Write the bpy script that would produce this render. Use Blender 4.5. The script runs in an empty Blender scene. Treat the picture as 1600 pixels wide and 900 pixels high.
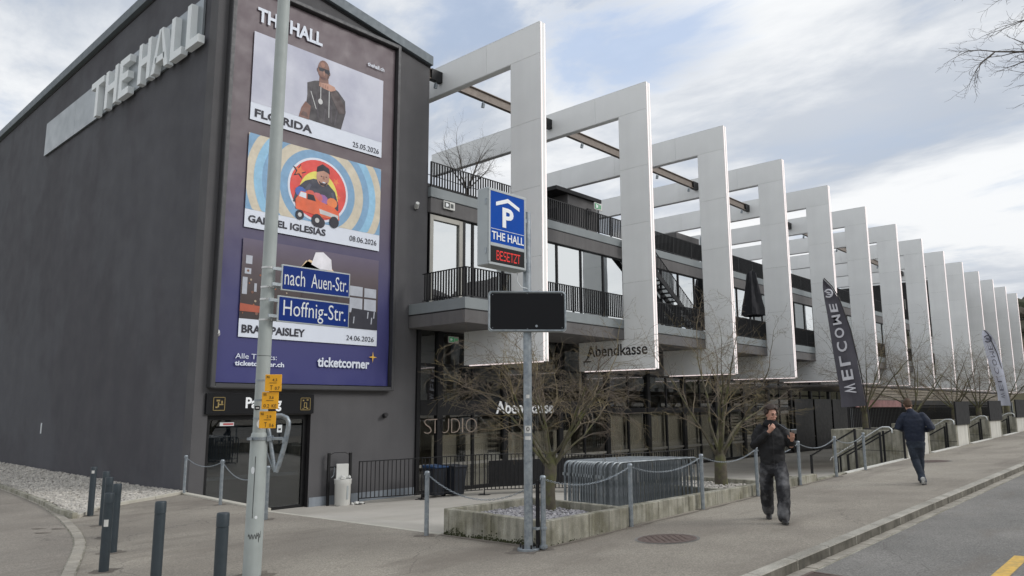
import bpy, bmesh, math, random
import numpy as np
from mathutils import Vector, Matrix, noise as mnoise
R=math.radians; PI=math.pi
random.seed(7)
SC=bpy.context.scene; COL=SC.collection
# ---------------------------------------------------------------- camera
def make_camera():
    f,yaw,pit,rol=1168.906,R(42.7538),R(9.0534),R(-0.16335)
    fw=Vector((math.cos(pit)*math.cos(yaw),math.cos(pit)*math.sin(yaw),math.sin(pit)))
    rt=Vector((math.sin(yaw),-math.cos(yaw),0)); up=rt.cross(fw)
    r2=rt*math.cos(rol)+up*math.sin(rol); u2=up*math.cos(rol)-rt*math.sin(rol)
    cd=bpy.data.cameras.new('camera'); cam=bpy.data.objects.new('camera',cd); COL.objects.link(cam)
    cam.matrix_world=Matrix(((r2.x,u2.x,-fw.x,0),(r2.y,u2.y,-fw.y,0),(r2.z,u2.z,-fw.z,1.7),(0,0,0,1)))
    cd.sensor_width=36; cd.lens=f/1600*36; cd.clip_start=.05; cd.clip_end=6000
    SC.camera=cam
make_camera()
# ---------------------------------------------------------------- light
SUN_AZ,SUN_EL=R(-62),R(30)
def make_world():
    w=bpy.data.worlds.new("World"); SC.world=w; w.use_nodes=True
    N=w.node_tree.nodes; L=w.node_tree.links; N.clear()
    out=N.new('ShaderNodeOutputWorld'); bg=N.new('ShaderNodeBackground'); bg.inputs[1].default_value=.1
    sky=N.new('ShaderNodeTexSky'); sky.sky_type='NISHITA'; sky.sun_disc=False
    sky.sun_elevation=SUN_EL; sky.sun_rotation=PI/2-SUN_AZ; sky.air_density=1.2; sky.dust_density=2; sky.ozone_density=2
    tc=N.new('ShaderNodeTexCoord'); sep=N.new('ShaderNodeSeparateXYZ'); L.new(tc.outputs['Generated'],sep.inputs[0])
    def M(op,a,b=None,c=None):
        n=N.new('ShaderNodeMath'); n.operation=op
        for i,v in enumerate((a,b,c)):
            if v is None: continue
            if isinstance(v,(int,float)): n.inputs[i].default_value=v
            else: L.new(v,n.inputs[i])
        return n.outputs[0]
    def ramp(v,a,b,c=0.,d=1.):
        n=N.new('ShaderNodeMapRange'); n.interpolation_type='SMOOTHSTEP'; L.new(v,n.inputs[0])
        for i,x in enumerate((a,b,c,d)): n.inputs[i+1].default_value=x
        return n.outputs[0]
    z=M('ADD',M('MAXIMUM',sep.outputs[2],0.0),.13)
    cx=M('DIVIDE',sep.outputs[0],z); cy=M('DIVIDE',sep.outputs[1],z)
    cv=N.new('ShaderNodeCombineXYZ'); L.new(cx,cv.inputs[0]); L.new(cy,cv.inputs[1])
    def nz(scale,det,rough,loc,sc3,dist=0,rz=0):
        mp=N.new('ShaderNodeMapping'); L.new(cv.outputs[0],mp.inputs[0]); mp.inputs['Location'].default_value=loc; mp.inputs['Scale'].default_value=sc3; mp.inputs['Rotation'].default_value=(0,0,rz)
        n=N.new('ShaderNodeTexNoise'); L.new(mp.outputs[0],n.inputs['Vector']); n.inputs['Scale'].default_value=scale; n.inputs['Detail'].default_value=det; n.inputs['Roughness'].default_value=rough; n.inputs['Distortion'].default_value=dist
        return n.outputs[0]
    a=nz(.75,8,.56,(3.1,1.7,0),(1,.62,1),.3,R(32)); b=nz(2.3,9,.58,(0.4,5.2,0),(1,.62,1),.3,R(24)); c=nz(.35,3,.5,(7.7,2.2,0),(1,.8,1),.0,0)
    thick=M('ADD',M('MULTIPLY',a,.55),M('MULTIPLY',b,.45))
    def mix(f,x,y):
        n=N.new('ShaderNodeMix'); n.data_type='RGBA'; n.clamp_factor=True
        L.new(f,n.inputs[0])
        for s,v in ((6,x),(7,y)):
            if isinstance(v,tuple): n.inputs[s].default_value=(*v,1)
            else: L.new(v,n.inputs[s])
        return n.outputs[2]
    cloud=mix(ramp(thick,.44,.59),(8.7,8.85,9.0),(4.7,5.2,6.0))
    cloud=mix(ramp(c,.5,.72,0,.5),cloud,(9.2,9.2,9.2))
    # low cloud band, warmer and a little darker to the horizon
    cloud=mix(ramp(sep.outputs[2],.0,.3,.35,0),cloud,(7.0,7.1,7.2))
    blue=mix(ramp(sep.outputs[2],0,.6),(5.6,6.9,8.6),(3.0,4.9,8.6))
    skyc=N.new('ShaderNodeMix'); skyc.data_type='RGBA'; skyc.inputs[0].default_value=.3; L.new(blue,skyc.inputs[6]); L.new(sky.outputs[0],skyc.inputs[7])
    gap=M('MULTIPLY',ramp(b,.52,.66),ramp(a,.50,.62,1,.15))
    def opening(px,py,r,amt):
        d=M('ADD',M('POWER',M('SUBTRACT',cx,px),2),M('POWER',M('MULTIPLY',M('SUBTRACT',cy,py),1.5),2))
        d=M('ADD',d,M('ADD',M('MULTIPLY',M('SUBTRACT',b,.47),1.1),M('MULTIPLY',M('SUBTRACT',a,.5),.7))); return ramp(d,-.04,r,amt,0)
    gap=M('MAXIMUM',M('MULTIPLY',gap,.35),M('MAXIMUM',opening(1.17,.86,.15,.62),opening(.62,1.05,.11,.4)))
    sv=N.new('ShaderNodeVectorMath'); sv.operation='DOT_PRODUCT'; L.new(tc.outputs['Generated'],sv.inputs[0]); sv.inputs[1].default_value=(math.cos(SUN_EL)*math.cos(SUN_AZ),math.cos(SUN_EL)*math.sin(SUN_AZ),math.sin(SUN_EL))
    cloud=mix(ramp(sv.outputs['Value'],.55,1.0,0,.8),cloud,(13.0,13.1,13.2))
    col=mix(gap,cloud,skyc.outputs[2])
    L.new(col,bg.inputs[0]); L.new(bg.outputs[0],out.inputs[0])
make_world()
sd=bpy.data.lights.new('sun','SUN'); sd.energy=1.0; sd.angle=R(18); sd.color=(1,.97,.93)
so=bpy.data.objects.new('sun',sd); COL.objects.link(so)
so.rotation_euler=Vector((math.cos(SUN_EL)*math.cos(SUN_AZ),math.cos(SUN_EL)*math.sin(SUN_AZ),math.sin(SUN_EL))).to_track_quat('Z','Y').to_euler()
so.location=(0,0,60)
SC.view_settings.view_transform='Standard'; SC.view_settings.look='None'; SC.view_settings.exposure=.14; SC.view_settings.gamma=1
# ---------------------------------------------------------------- ground functions
def G(x,y):
    xx=min(x,140); yy=max(min(y,70),-12)
    z=-.215+.0175*(max(xx,-60)-10.66)
    return z-.05*(yy-7.23) if yy<7.23 else z-.022*(yy-7.23)
def RD(x,y): return G(x,y)-.13
def sst(a,b,x):
    t=max(0,min(1,(x-a)/(b-a))); return t*t*(3-2*t)
def PL(x,y):
    t=max(0,min(1,(y-7.3)/12.5)); z=-.35-.9*t
    w=sst(17,23,x); z2=-.62-.65*max(0,min(1,(y-7.3)/8.5)); z=z*(1-w)+z2*w
    if y<15.5:
        b=1-sst(8.35,11.2,x); b*=1-sst(13.2,15.4,y)*.9; z=z*(1-b)+(G(x,y)-.004)*b
    return z
# ---------------------------------------------------------------- materials
def srgb(r,g,b):
    f=lambda c:(c/255/12.92) if c/255<=.04045 else ((c/255+.055)/1.055)**2.4
    return (f(r),f(g),f(b))
MATS={}
def mat(name,c,r=.6,m=0.,var=.12,vs=2.5,det=6,bump=0.,bs=40.,rnd=0.,c2=None,cs=1.5,cr=(.45,.65),speck=None,streak=0.,ss=6.,spec=.5,emit=None,es=0.,coord='Object',coat=0):
    if name in MATS: return MATS[name]
    mt=bpy.data.materials.new(name); mt.use_nodes=True; MATS[name]=mt
    N=mt.node_tree.nodes; L=mt.node_tree.links; p=N['Principled BSDF']
    p.inputs['Roughness'].default_value=r; p.inputs['Metallic'].default_value=m; p.inputs['Specular IOR Level'].default_value=spec
    if coat: p.inputs['Coat Weight'].default_value=coat
    tc=N.new('ShaderNodeTexCoord')
    def nz(scale,det=6,rough=.55,sc=(1,1,1)):
        mp=N.new('ShaderNodeMapping'); L.new(tc.outputs[coord],mp.inputs[0]); mp.inputs['Scale'].default_value=sc
        n=N.new('ShaderNodeTexNoise'); L.new(mp.outputs[0],n.inputs['Vector']); n.inputs['Scale'].default_value=scale; n.inputs['Detail'].default_value=det; n.inputs['Roughness'].default_value=rough
        return n.outputs[0]
    def rmp(v,a,b,c,d):
        n=N.new('ShaderNodeMapRange'); L.new(v,n.inputs[0])
        for i,x in enumerate((a,b,c,d)): n.inputs[i+1].default_value=x
        return n.outputs[0]
    def mixc(f,a,b,bt='MIX'):
        n=N.new('ShaderNodeMix'); n.data_type='RGBA'; n.blend_type=bt
        if isinstance(f,float): n.inputs[0].default_value=f
        else: L.new(f,n.inputs[0])
        for s,v in ((6,a),(7,b)):
            if isinstance(v,tuple): n.inputs[s].default_value=(*v,1)
            else: L.new(v,n.inputs[s])
        return n.outputs[2]
    base=c
    if c2: base=mixc(rmp(nz(cs,8,.6),cr[0],cr[1],0,1),c,c2)
    g=rmp(nz(vs,det),.3,.7,1-var,1+var)
    if streak:
        s=rmp(nz(ss,5,.6,(1,1,.08)),.35,.7,1+streak*.4,1-streak); mm=N.new('ShaderNodeMath'); mm.operation='MULTIPLY'; L.new(g,mm.inputs[0]); L.new(s,mm.inputs[1]); g=mm.outputs[0]
    if speck:
        s=rmp(nz(speck[0],2,.5),.35,.65,1-speck[1],1+speck[1]); mm=N.new('ShaderNodeMath'); mm.operation='MULTIPLY'; L.new(g,mm.inputs[0]); L.new(s,mm.inputs[1]); g=mm.outputs[0]
    if rnd:
        oi=N.new('ShaderNodeObjectInfo'); s=rmp(oi.outputs['Random'],0,1,1-rnd,1+rnd); mm=N.new('ShaderNodeMath'); mm.operation='MULTIPLY'; L.new(g,mm.inputs[0]); L.new(s,mm.inputs[1]); g=mm.outputs[0]
    col=mixc(1.0,base,g,'MULTIPLY')
    L.new(col,p.inputs['Base Color'])
    rr=rmp(nz(vs*2.3,5),.3,.7,max(.02,r-.08),min(1,r+.08)); L.new(rr,p.inputs['Roughness'])
    if bump:
        b=N.new('ShaderNodeBump'); b.inputs['Strength'].default_value=bump; b.inputs['Distance'].default_value=.01; L.new(nz(bs,6,.6),b.inputs['Height']); L.new(b.outputs[0],p.inputs['Normal'])
    if emit: p.inputs['Emission Color'].default_value=(*emit,1); p.inputs['Emission Strength'].default_value=es
    return mt
def glass_mat(name,tint,rough=.01,base=.06,wav=0.):
    mt=bpy.data.materials.new(name); mt.use_nodes=True; MATS[name]=mt
    N=mt.node_tree.nodes; L=mt.node_tree.links; N.clear()
    o=N.new('ShaderNodeOutputMaterial'); t=N.new('ShaderNodeBsdfTransparent'); g=N.new('ShaderNodeBsdfGlossy'); mx=N.new('ShaderNodeMixShader')
    t.inputs[0].default_value=(*tint,1); g.inputs['Roughness'].default_value=rough; g.inputs[0].default_value=(.93,.96,.97,1)
    fr=N.new('ShaderNodeFresnel'); fr.inputs[0].default_value=1.5
    a=N.new('ShaderNodeMath'); a.operation='MULTIPLY_ADD'; a.inputs[1].default_value=1.5; a.inputs[2].default_value=base; L.new(fr.outputs[0],a.inputs[0])
    if wav:
        tc=N.new('ShaderNodeTexCoord'); nn=N.new('ShaderNodeTexNoise'); nn.inputs['Scale'].default_value=.7; nn.inputs['Detail'].default_value=1; L.new(tc.outputs['Object'],nn.inputs['Vector'])
        oi=N.new('ShaderNodeObjectInfo'); ad=N.new('ShaderNodeVectorMath'); ad.operation='ADD'; L.new(tc.outputs['Object'],ad.inputs[0]); L.new(oi.outputs['Random'],ad.inputs[1]); L.new(ad.outputs[0],nn.inputs['Vector'])
        b=N.new('ShaderNodeBump'); b.inputs['Strength'].default_value=wav; b.inputs['Distance'].default_value=.05; L.new(nn.outputs[0],b.inputs['Height']); L.new(b.outputs[0],g.inputs['Normal'])
    ge=N.new('ShaderNodeNewGeometry'); ib=N.new('ShaderNodeMath'); ib.operation='SUBTRACT'; ib.inputs[0].default_value=1; L.new(ge.outputs['Backfacing'],ib.inputs[1]); mu=N.new('ShaderNodeMath'); mu.operation='MULTIPLY'; mu.use_clamp=True; L.new(a.outputs[0],mu.inputs[0]); L.new(ib.outputs[0],mu.inputs[1])
    L.new(mu.outputs[0],mx.inputs[0]); L.new(t.outputs[0],mx.inputs[1]); L.new(g.outputs[0],mx.inputs[2]); L.new(mx.outputs[0],o.inputs[0])
    return mt
def asphalt(name,a,b,cs,sp=.17):
    mt=mat(name,srgb(*a),.9,var=.10,vs=.35,det=10,bump=.7,bs=75,c2=srgb(*b),cs=cs,cr=(.4,.6),speck=(50,sp*1.5))
    N=mt.node_tree.nodes; L=mt.node_tree.links; p=N['Principled BSDF']; src=p.inputs['Base Color'].links[0].from_socket
    tc=N.new('ShaderNodeTexCoord')
    def layer(src,val,lo,hi,amt,col):
        r=N.new('ShaderNodeMapRange'); L.new(val,r.inputs[0]); r.inputs[1].default_value=lo; r.inputs[2].default_value=hi; r.inputs[3].default_value=amt; r.inputs[4].default_value=0
        m=N.new('ShaderNodeMix'); m.data_type='RGBA'; L.new(r.outputs[0],m.inputs[0]); L.new(src,m.inputs[6]); m.inputs[7].default_value=(*col,1); return m.outputs[2]
    # chewing gum spots, oil spots, cracks, worn pale specks
    v=N.new('ShaderNodeTexVoronoi'); v.inputs['Scale'].default_value=1.1; L.new(tc.outputs['Object'],v.inputs['Vector']); src=layer(src,v.outputs['Distance'],.018,.03,.75,srgb(188,184,176))
    v=N.new('ShaderNodeTexVoronoi'); v.inputs['Scale'].default_value=2.3; L.new(tc.outputs['Object'],v.inputs['Vector']); src=layer(src,v.outputs['Distance'],.03,.06,.6,srgb(98,92,87))
    n=N.new('ShaderNodeTexNoise'); n.inputs['Scale'].default_value=1.3; n.inputs['Detail'].default_value=4; L.new(tc.outputs['Object'],n.inputs['Vector'])
    vm=N.new('ShaderNodeVectorMath'); vm.operation='MULTIPLY_ADD'; L.new(n.outputs['Color'],vm.inputs[0]); vm.inputs[1].default_value=(.9,.9,.9); L.new(tc.outputs['Object'],vm.inputs[2])
    v=N.new('ShaderNodeTexVoronoi'); v.feature='DISTANCE_TO_EDGE'; v.inputs['Scale'].default_value=.17; L.new(vm.outputs[0],v.inputs['Vector']); src=layer(src,v.outputs['Distance'],.0008,.0022,.55,srgb(92,87,82))
    n=N.new('ShaderNodeTexNoise'); n.inputs['Scale'].default_value=.6; n.inputs['Detail'].default_value=5; n.inputs['Roughness'].default_value=.65; mp=N.new('ShaderNodeMapping'); mp.inputs['Scale'].default_value=(.35,1.3,1); mp.inputs['Location'].default_value=(4,9,0); L.new(tc.outputs['Object'],mp.inputs[0]); L.new(mp.outputs[0],n.inputs['Vector']); src=layer(src,n.outputs[0],.34,.47,.62,srgb(112,104,95))
    n=N.new('ShaderNodeTexNoise'); n.inputs['Scale'].default_value=16; n.inputs['Detail'].default_value=3; n.inputs['Roughness'].default_value=.7; L.new(tc.outputs['Object'],n.inputs['Vector']); src=layer(src,n.outputs[0],.36,.5,.45,srgb(a[0]*.78,a[1]*.78,a[2]*.78))
    L.new(src,p.inputs['Base Color']); return mt
M_tower=mat('tower_render',srgb(80,80,85),.85,var=.05,vs=.5,bump=.35,bs=60,streak=.09,ss=.7,speck=(45,.07),c2=srgb(74,73,78),cs=.16,cr=(.47,.53))
M_towerfront=mat('tower_render_front',srgb(86,85,87),.8,var=.07,vs=.6,bump=.3,bs=60,streak=.12,ss=1.1,speck=(45,.07))
M_plinth=mat('plinth_grey',srgb(135,142,150),.7,var=.08,vs=3,streak=.15)
M_coping=mat('coping_metal',srgb(104,112,118),.6,.15,var=.06,vs=2,streak=.08)
M_fin=mat('fin_panel',srgb(238,239,238),.5,var=.03,vs=.8,bump=.03,bs=20,rnd=.025,streak=.03,ss=1.6)
M_core=mat('fin_core',srgb(140,141,142),.7)
M_led=mat('led_strip',srgb(240,225,222),.4,var=.02,emit=(1,.86,.84),es=.8)
M_black=mat('black_steel',srgb(28,28,30),.45,.3,var=.1,vs=6)
M_mull=mat('mullion_black',srgb(32,32,34),.4,.4,var=.1,vs=4)
M_fascia=mat('slab_fascia',srgb(134,140,142),.6,var=.04,vs=1.2,streak=.08,ss=1.5)
M_band=mat('slab_render',srgb(103,101,101),.85,var=.1,vs=.9,bump=.2,bs=80,streak=.12)
M_soffit=mat('soffit',srgb(70,68,68),.8,var=.1)
M_glassG=glass_mat('glass_ground',(.74,.74,.72),.012,.08,.05)
M_glassU=glass_mat('glass_upper',(.35,.37,.4),.008,.5,.06)
M_glassD=glass_mat('glass_door',(.45,.48,.5),.012,.07,.03)
M_alu=mat('alu_frame',srgb(150,148,142),.4,.6,var=.05)
M_galv=mat('galvanised',srgb(158,165,170),.45,.65,var=.16,vs=14,c2=srgb(132,141,149),cs=9,speck=(90,.06))
M_galv2=mat('galvanised_barrier',srgb(134,140,144),.45,.65,var=.14,vs=9,c2=srgb(98,104,109),cs=5,rnd=.08)
M_pole=mat('painted_pole',srgb(165,172,170),.55,var=.07,vs=4,streak=.07,ss=9,bump=.05,bs=60)
M_boll=mat('bollard_anthracite',srgb(56,65,71),.45,.1,var=.08,vs=7,rnd=.05,bump=.04,bs=90)
M_conc=mat('concrete',srgb(162,159,146),.9,var=.14,vs=3,bump=.5,bs=45,c2=srgb(124,121,104),cs=2.6,cr=(.42,.66),streak=.42,ss=12,rnd=.07,speck=(50,.1))
M_concL=mat('concrete_light',srgb(205,203,195),.85,var=.08,vs=2,bump=.2,bs=60,streak=.15)
M_conctop=mat('concrete_coping',srgb(188,184,172),.9,var=.1,vs=5,bump=.3,bs=80)
M_moss=mat('moss',srgb(62,66,40),.95,var=.35,vs=20,bump=.8,bs=80)
M_kerb=mat('kerb_granite',srgb(168,164,154),.85,var=.16,vs=6,bump=.4,bs=60,rnd=.1,speck=(60,.16),c2=srgb(138,134,124),cs=3)
M_kerbface=mat('kerb_face_grime_shade',srgb(112,108,99),.9,var=.2,vs=5,bump=.4,bs=60,rnd=.12,streak=.25,ss=14,c2=srgb(82,79,70),cs=3)  # front faces of the kerb: grime plus shade put into a darker colour
M_cob=mat('cobble_granite',srgb(160,154,143),.85,var=.15,vs=9,bump=.4,bs=90,rnd=.13,speck=(150,.15))
M_asph=asphalt('sidewalk_asphalt',(159,152,140),(134,127,117),.22)
M_road=asphalt('road_asphalt',(138,135,130),(118,116,112),.3,.2)
M_drive=asphalt('driveway_asphalt',(150,143,133),(134,127,118),.25)
M_plaza=mat('plaza_concrete',srgb(186,181,172),.85,var=.08,vs=.5,det=9,bump=.25,bs=70,c2=srgb(172,167,157),cs=.4,streak=0,speck=(60,.05))
M_white=mat('white_paint',srgb(215,213,206),.7,var=.08,vs=8)
M_yel=mat('yellow_road_paint',srgb(222,182,92),.8,var=.12,vs=14,c2=srgb(196,164,98),cs=8,bump=.3,bs=120)
M_bark=mat('bark',srgb(88,82,70),.9,var=.25,vs=9,bump=.5,bs=50,c2=srgb(96,98,60),cs=4)
M_twig=mat('twig',srgb(112,101,90),.85,var=.3,vs=1.6,c2=srgb(134,122,86),cs=1.3,cr=(.45,.65))
M_twigd=mat('twig_dark',srgb(84,76,68),.85,var=.25,vs=2)
M_stone=mat('gravel_light',srgb(194,189,180),.85,var=.3,vs=6,c2=srgb(150,146,142),cs=9,bump=.2,bs=60)
M_stone2=mat('gravel_grey',srgb(168,166,168),.85,var=.35,vs=7,c2=srgb(120,118,124),cs=11)
M_soil=mat('gravel_bed_soil',srgb(110,105,98),.95,var=.25,vs=20,bump=.8,bs=60)
M_iron=mat('cast_iron',srgb(112,98,92),.75,.3,var=.2,vs=14,bump=.5,bs=60)
M_signblk=mat('display_black',srgb(16,17,21),.5,var=.03,vs=.5,spec=.25)
M_blueP=mat('parking_blue',srgb(4,70,160),.6,var=.03,spec=.15,emit=srgb(4,70,160),es=.1)
M_wprint=mat('white_print',srgb(235,238,240),.5,var=.03,emit=(1,1,1),es=.05)
M_blueS=mat('street_sign_blue',srgb(2,44,122),.5,spec=.2,var=.06,vs=4)
M_wsign=mat('sign_white',srgb(222,226,228),.45,var=.04)
M_yelS=mat('marker_yellow',srgb(236,170,30),.5,var=.08,vs=5)
M_ink=mat('print_black',srgb(34,32,34),.6,var=.05)
M_redled=mat('red_led',srgb(150,20,18),.4,emit=(1,.05,.04),es=.55)
M_boxgrey=mat('sign_case_grey',srgb(170,176,178),.5,.3,var=.04)
M_white2=mat('plastic_white',srgb(210,210,206),.5,var=.06)
M_gold=mat('pictogram_gold',srgb(150,130,80),.5)
M_letterside=mat('letter_white',srgb(222,226,226),.4,var=.03,emit=(.9,.95,1),es=.03)
M_alupanel=mat('sign_back_panel',srgb(150,156,160),.4,.5,var=.05,vs=.7)
# ---------------------------------------------------------------- mesh builder
class MB:
    def __init__(s): s.v=[]; s.f=[]
    def add(s,vs,fs):
        o=len(s.v); s.v+= [tuple(v) for v in vs]; s.f+=[tuple(i+o for i in f) for f in fs]; return s
    def box(s,x0,x1,y0,y1,z0,z1):
        return s.add([(x0,y0,z0),(x1,y0,z0),(x1,y1,z0),(x0,y1,z0),(x0,y0,z1),(x1,y0,z1),(x1,y1,z1),(x0,y1,z1)],[(3,2,1,0),(4,5,6,7),(0,1,5,4),(1,2,6,5),(2,3,7,6),(3,0,4,7)])
    def obox(s,c,a,b,d):
        c,a,b,d=map(Vector,(c,a,b,d)); vs=[c+a*i+b*j+d*k for k in(-1,1) for j in(-1,1) for i in(-1,1)]
        return s.add(vs,[(0,2,3,1),(4,5,7,6),(0,1,5,4),(1,3,7,5),(3,2,6,7),(2,0,4,6)])
    def prism(s,poly,z0,z1):   # poly xy ccw ; z0,z1 number or function
        f0=z0 if callable(z0) else (lambda x,y:z0); f1=z1 if callable(z1) else (lambda x,y:z1)
        n=len(poly); vs=[(x,y,f0(x,y)) for x,y in poly]+[(x,y,f1(x,y)) for x,y in poly]
        return s.add(vs,[tuple(range(n-1,-1,-1)),tuple(range(n,2*n))]+[(i,(i+1)%n,n+(i+1)%n,n+i) for i in range(n)])
    def tube(s,pts,r,n=8,cap=True,ph=0.):
        pts=[Vector(p) for p in pts]; m=len(pts); rs=r if hasattr(r,'__len__') else [r]*m
        vs=[]; up=None
        for i,p in enumerate(pts):
            t=(pts[min(i+1,m-1)]-pts[max(i-1,0)]); t=t.normalized() if t.length>1e-9 else Vector((0,0,1))
            if up is None: up=Vector((0,0,1)) if abs(t.z)<.9 else Vector((1,0,0))
            a=t.cross(up)
            if a.length<1e-5: a=t.orthogonal()
            a.normalize(); b=a.cross(t).normalized(); up=b
            for k in range(n):
                an=2*PI*k/n+ph; vs.append(p+a*(math.cos(an)*rs[i])+b*(math.sin(an)*rs[i]))
        fs=[(i*n+k,(i+1)*n+k,(i+1)*n+(k+1)%n,i*n+(k+1)%n) for i in range(m-1) for k in range(n)]
        fs=[f[::-1] for f in fs]
        if cap: fs+= [tuple(range(n)),tuple(range((m-1)*n,m*n))[::-1]]
        return s.add(vs,fs)
    def cyl(s,x,y,z0,z1,r,n=16,r1=None):
        r1=r if r1 is None else r1
        return s.lathe(x,y,[(r,z0),(r1,z1)],n)
    def lathe(s,x,y,prof,n=16):
        m=len(prof); vs=[(x+math.cos(2*PI*k/n)*r,y+math.sin(2*PI*k/n)*r,z) for r,z in prof for k in range(n)]
        fs=[(i*n+k,i*n+(k+1)%n,(i+1)*n+(k+1)%n,(i+1)*n+k) for i in range(m-1) for k in range(n)]
        return s.add(vs,fs+[tuple(range(n))[::-1],tuple(range((m-1)*n,m*n))])
    def grid(s,xs,ys,fz):
        nx,ny=len(xs),len(ys)
        return s.add([(x,y,fz(x,y)) for y in ys for x in xs],[(j*nx+i,j*nx+i+1,(j+1)*nx+i+1,(j+1)*nx+i) for j in range(ny-1) for i in range(nx-1)])
    def quad(s,*p): return s.add(p,[tuple(range(len(p)))])
    def ell(s,c,rx,ry,rz,n=12,m=8):
        vs=[(c[0]+rx*math.sin(PI*j/m)*math.cos(2*PI*i/n),c[1]+ry*math.sin(PI*j/m)*math.sin(2*PI*i/n),c[2]+rz*math.cos(PI*j/m)) for j in range(m+1) for i in range(n)]
        return s.add(vs,[(j*n+i,(j+1)*n+i,(j+1)*n+(i+1)%n,j*n+(i+1)%n) for j in range(m) for i in range(n)])
    def mesh(s,name,m=None,off=(0,0,0),smooth=False,bevel=0,bseg=1):
        me=bpy.data.meshes.new(name); ox,oy,oz=off
        me.from_pydata([(v[0]-ox,v[1]-oy,v[2]-oz) for v in s.v],[],s.f); me.update()
        if bevel:
            bm=bmesh.new(); bm.from_mesh(me); bmesh.ops.remove_doubles(bm,verts=bm.verts,dist=1e-5)
            es=[e for e in bm.edges if e.is_manifold and e.calc_face_angle(0)>.6]
            bmesh.ops.bevel(bm,geom=es,offset=bevel,segments=bseg,affect='EDGES',clamp_overlap=True); bm.to_mesh(me); bm.free()
        if smooth:
            me.polygons.foreach_set('use_smooth',[True]*len(me.polygons)); me.set_sharp_from_angle(angle=R(40))
        if m: me.materials.append(m)
        return me
def props(o,label=None,cat=None,group=None,kind=None):
    if label: o['label']=label
    if cat: o['category']=cat
    if group: o['group']=group
    if kind: o['kind']=kind
    return o
def wloc(o):
    v=Vector((0,0,0))
    while o: v+=o.location; o=o.parent
    return v
def thing(name,label,cat,loc=(0,0,0),group=None,rz=0):
    o=bpy.data.objects.new(name,None); COL.objects.link(o); o.location=loc; o.rotation_euler=(0,0,rz); o.empty_display_size=.2
    return props(o,label,cat,group)
def part(name,mb,m,parent=None,local=False,smooth=False,bevel=0,label=None,kind=None,mesh=None,loc=None):
    """mb in world coordinates (or the parent's own when local)."""
    off=wloc(parent) if (parent and not local) else Vector((0,0,0))
    me=mesh or mb.mesh(name,m,off,smooth,bevel)
    o=bpy.data.objects.new(name,me); COL.objects.link(o)
    if parent: o.parent=parent
    if loc is not None: o.location=loc
    if label: o['label']=label
    if kind: o['kind']=kind
    return o
def inst(name,me,parent,loc,rz=0,scale=None,label=None):
    o=bpy.data.objects.new(name,me); COL.objects.link(o); o.parent=parent; o.location=Vector(loc)-(wloc(parent) if parent else Vector()); o.rotation_euler=(0,0,rz)
    if scale: o.scale=scale
    return o
def copy_tree(o,parent=None):
    c=o.copy(); COL.objects.link(c)
    if parent: c.parent=parent
    for ch in list(o.children): copy_tree(ch,c)
    return c
def solo(name,mb,m,label,cat,group=None,smooth=False,bevel=0,origin=None):
    off=Vector(origin) if origin else Vector((0,0,0))
    me=mb.mesh(name,m,off,smooth,bevel); o=bpy.data.objects.new(name,me); COL.objects.link(o); o.location=off
    return props(o,label,cat,group)
def struct(name,mb,m,smooth=False):
    o=part(name,mb,m,smooth=smooth); o['kind']='structure'; return o
# text -> mesh fitted in a box: origin p, u axis (width) and v axis (height) vectors, extruded along n
def text_mesh(txt,p,u,v,ext=.002,bold=0.,space=1.,keep=False,base='bbox'):
    cu=bpy.data.curves.new('t','FONT'); cu.body=txt; cu.size=1; cu.offset=bold; cu.space_character=space; cu.resolution_u=3; cu.extrude=.5
    ob=bpy.data.objects.new('t',cu); COL.objects.link(ob)
    dg=bpy.context.evaluated_depsgraph_get(); me=bpy.data.meshes.new_from_object(ob.evaluated_get(dg))
    bpy.data.objects.remove(ob); bpy.data.curves.remove(cu)
    co=np.array([tuple(w.co) for w in me.vertices]); x0,y0=co[:,0].min(),co[:,1].min(); x1,y1=co[:,0].max(),co[:,1].max()
    p,u,v=map(Vector,(p,u,v)); n=u.cross(v).normalized()*ext
    mb=MB(); mb.add([p+u*((a-x0)/(x1-x0))+v*((b-y0)/(y1-y0))+n*(c+.5) for a,b,c in co],[tuple(q.vertices) for q in me.polygons])
    bpy.data.meshes.remove(me); return mb
ORD=['first','second','third','fourth','fifth','sixth','seventh','eighth','ninth','tenth','eleventh','twelfth','thirteenth','fourteenth','fifteenth','sixteenth','seventeenth','eighteenth','nineteenth','twentieth','twenty-first','twenty-second']
def rng(a,b,s):
    n=max(1,int(round((b-a)/s))); return [a+(b-a)*i/n for i in range(n+1)]
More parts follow.
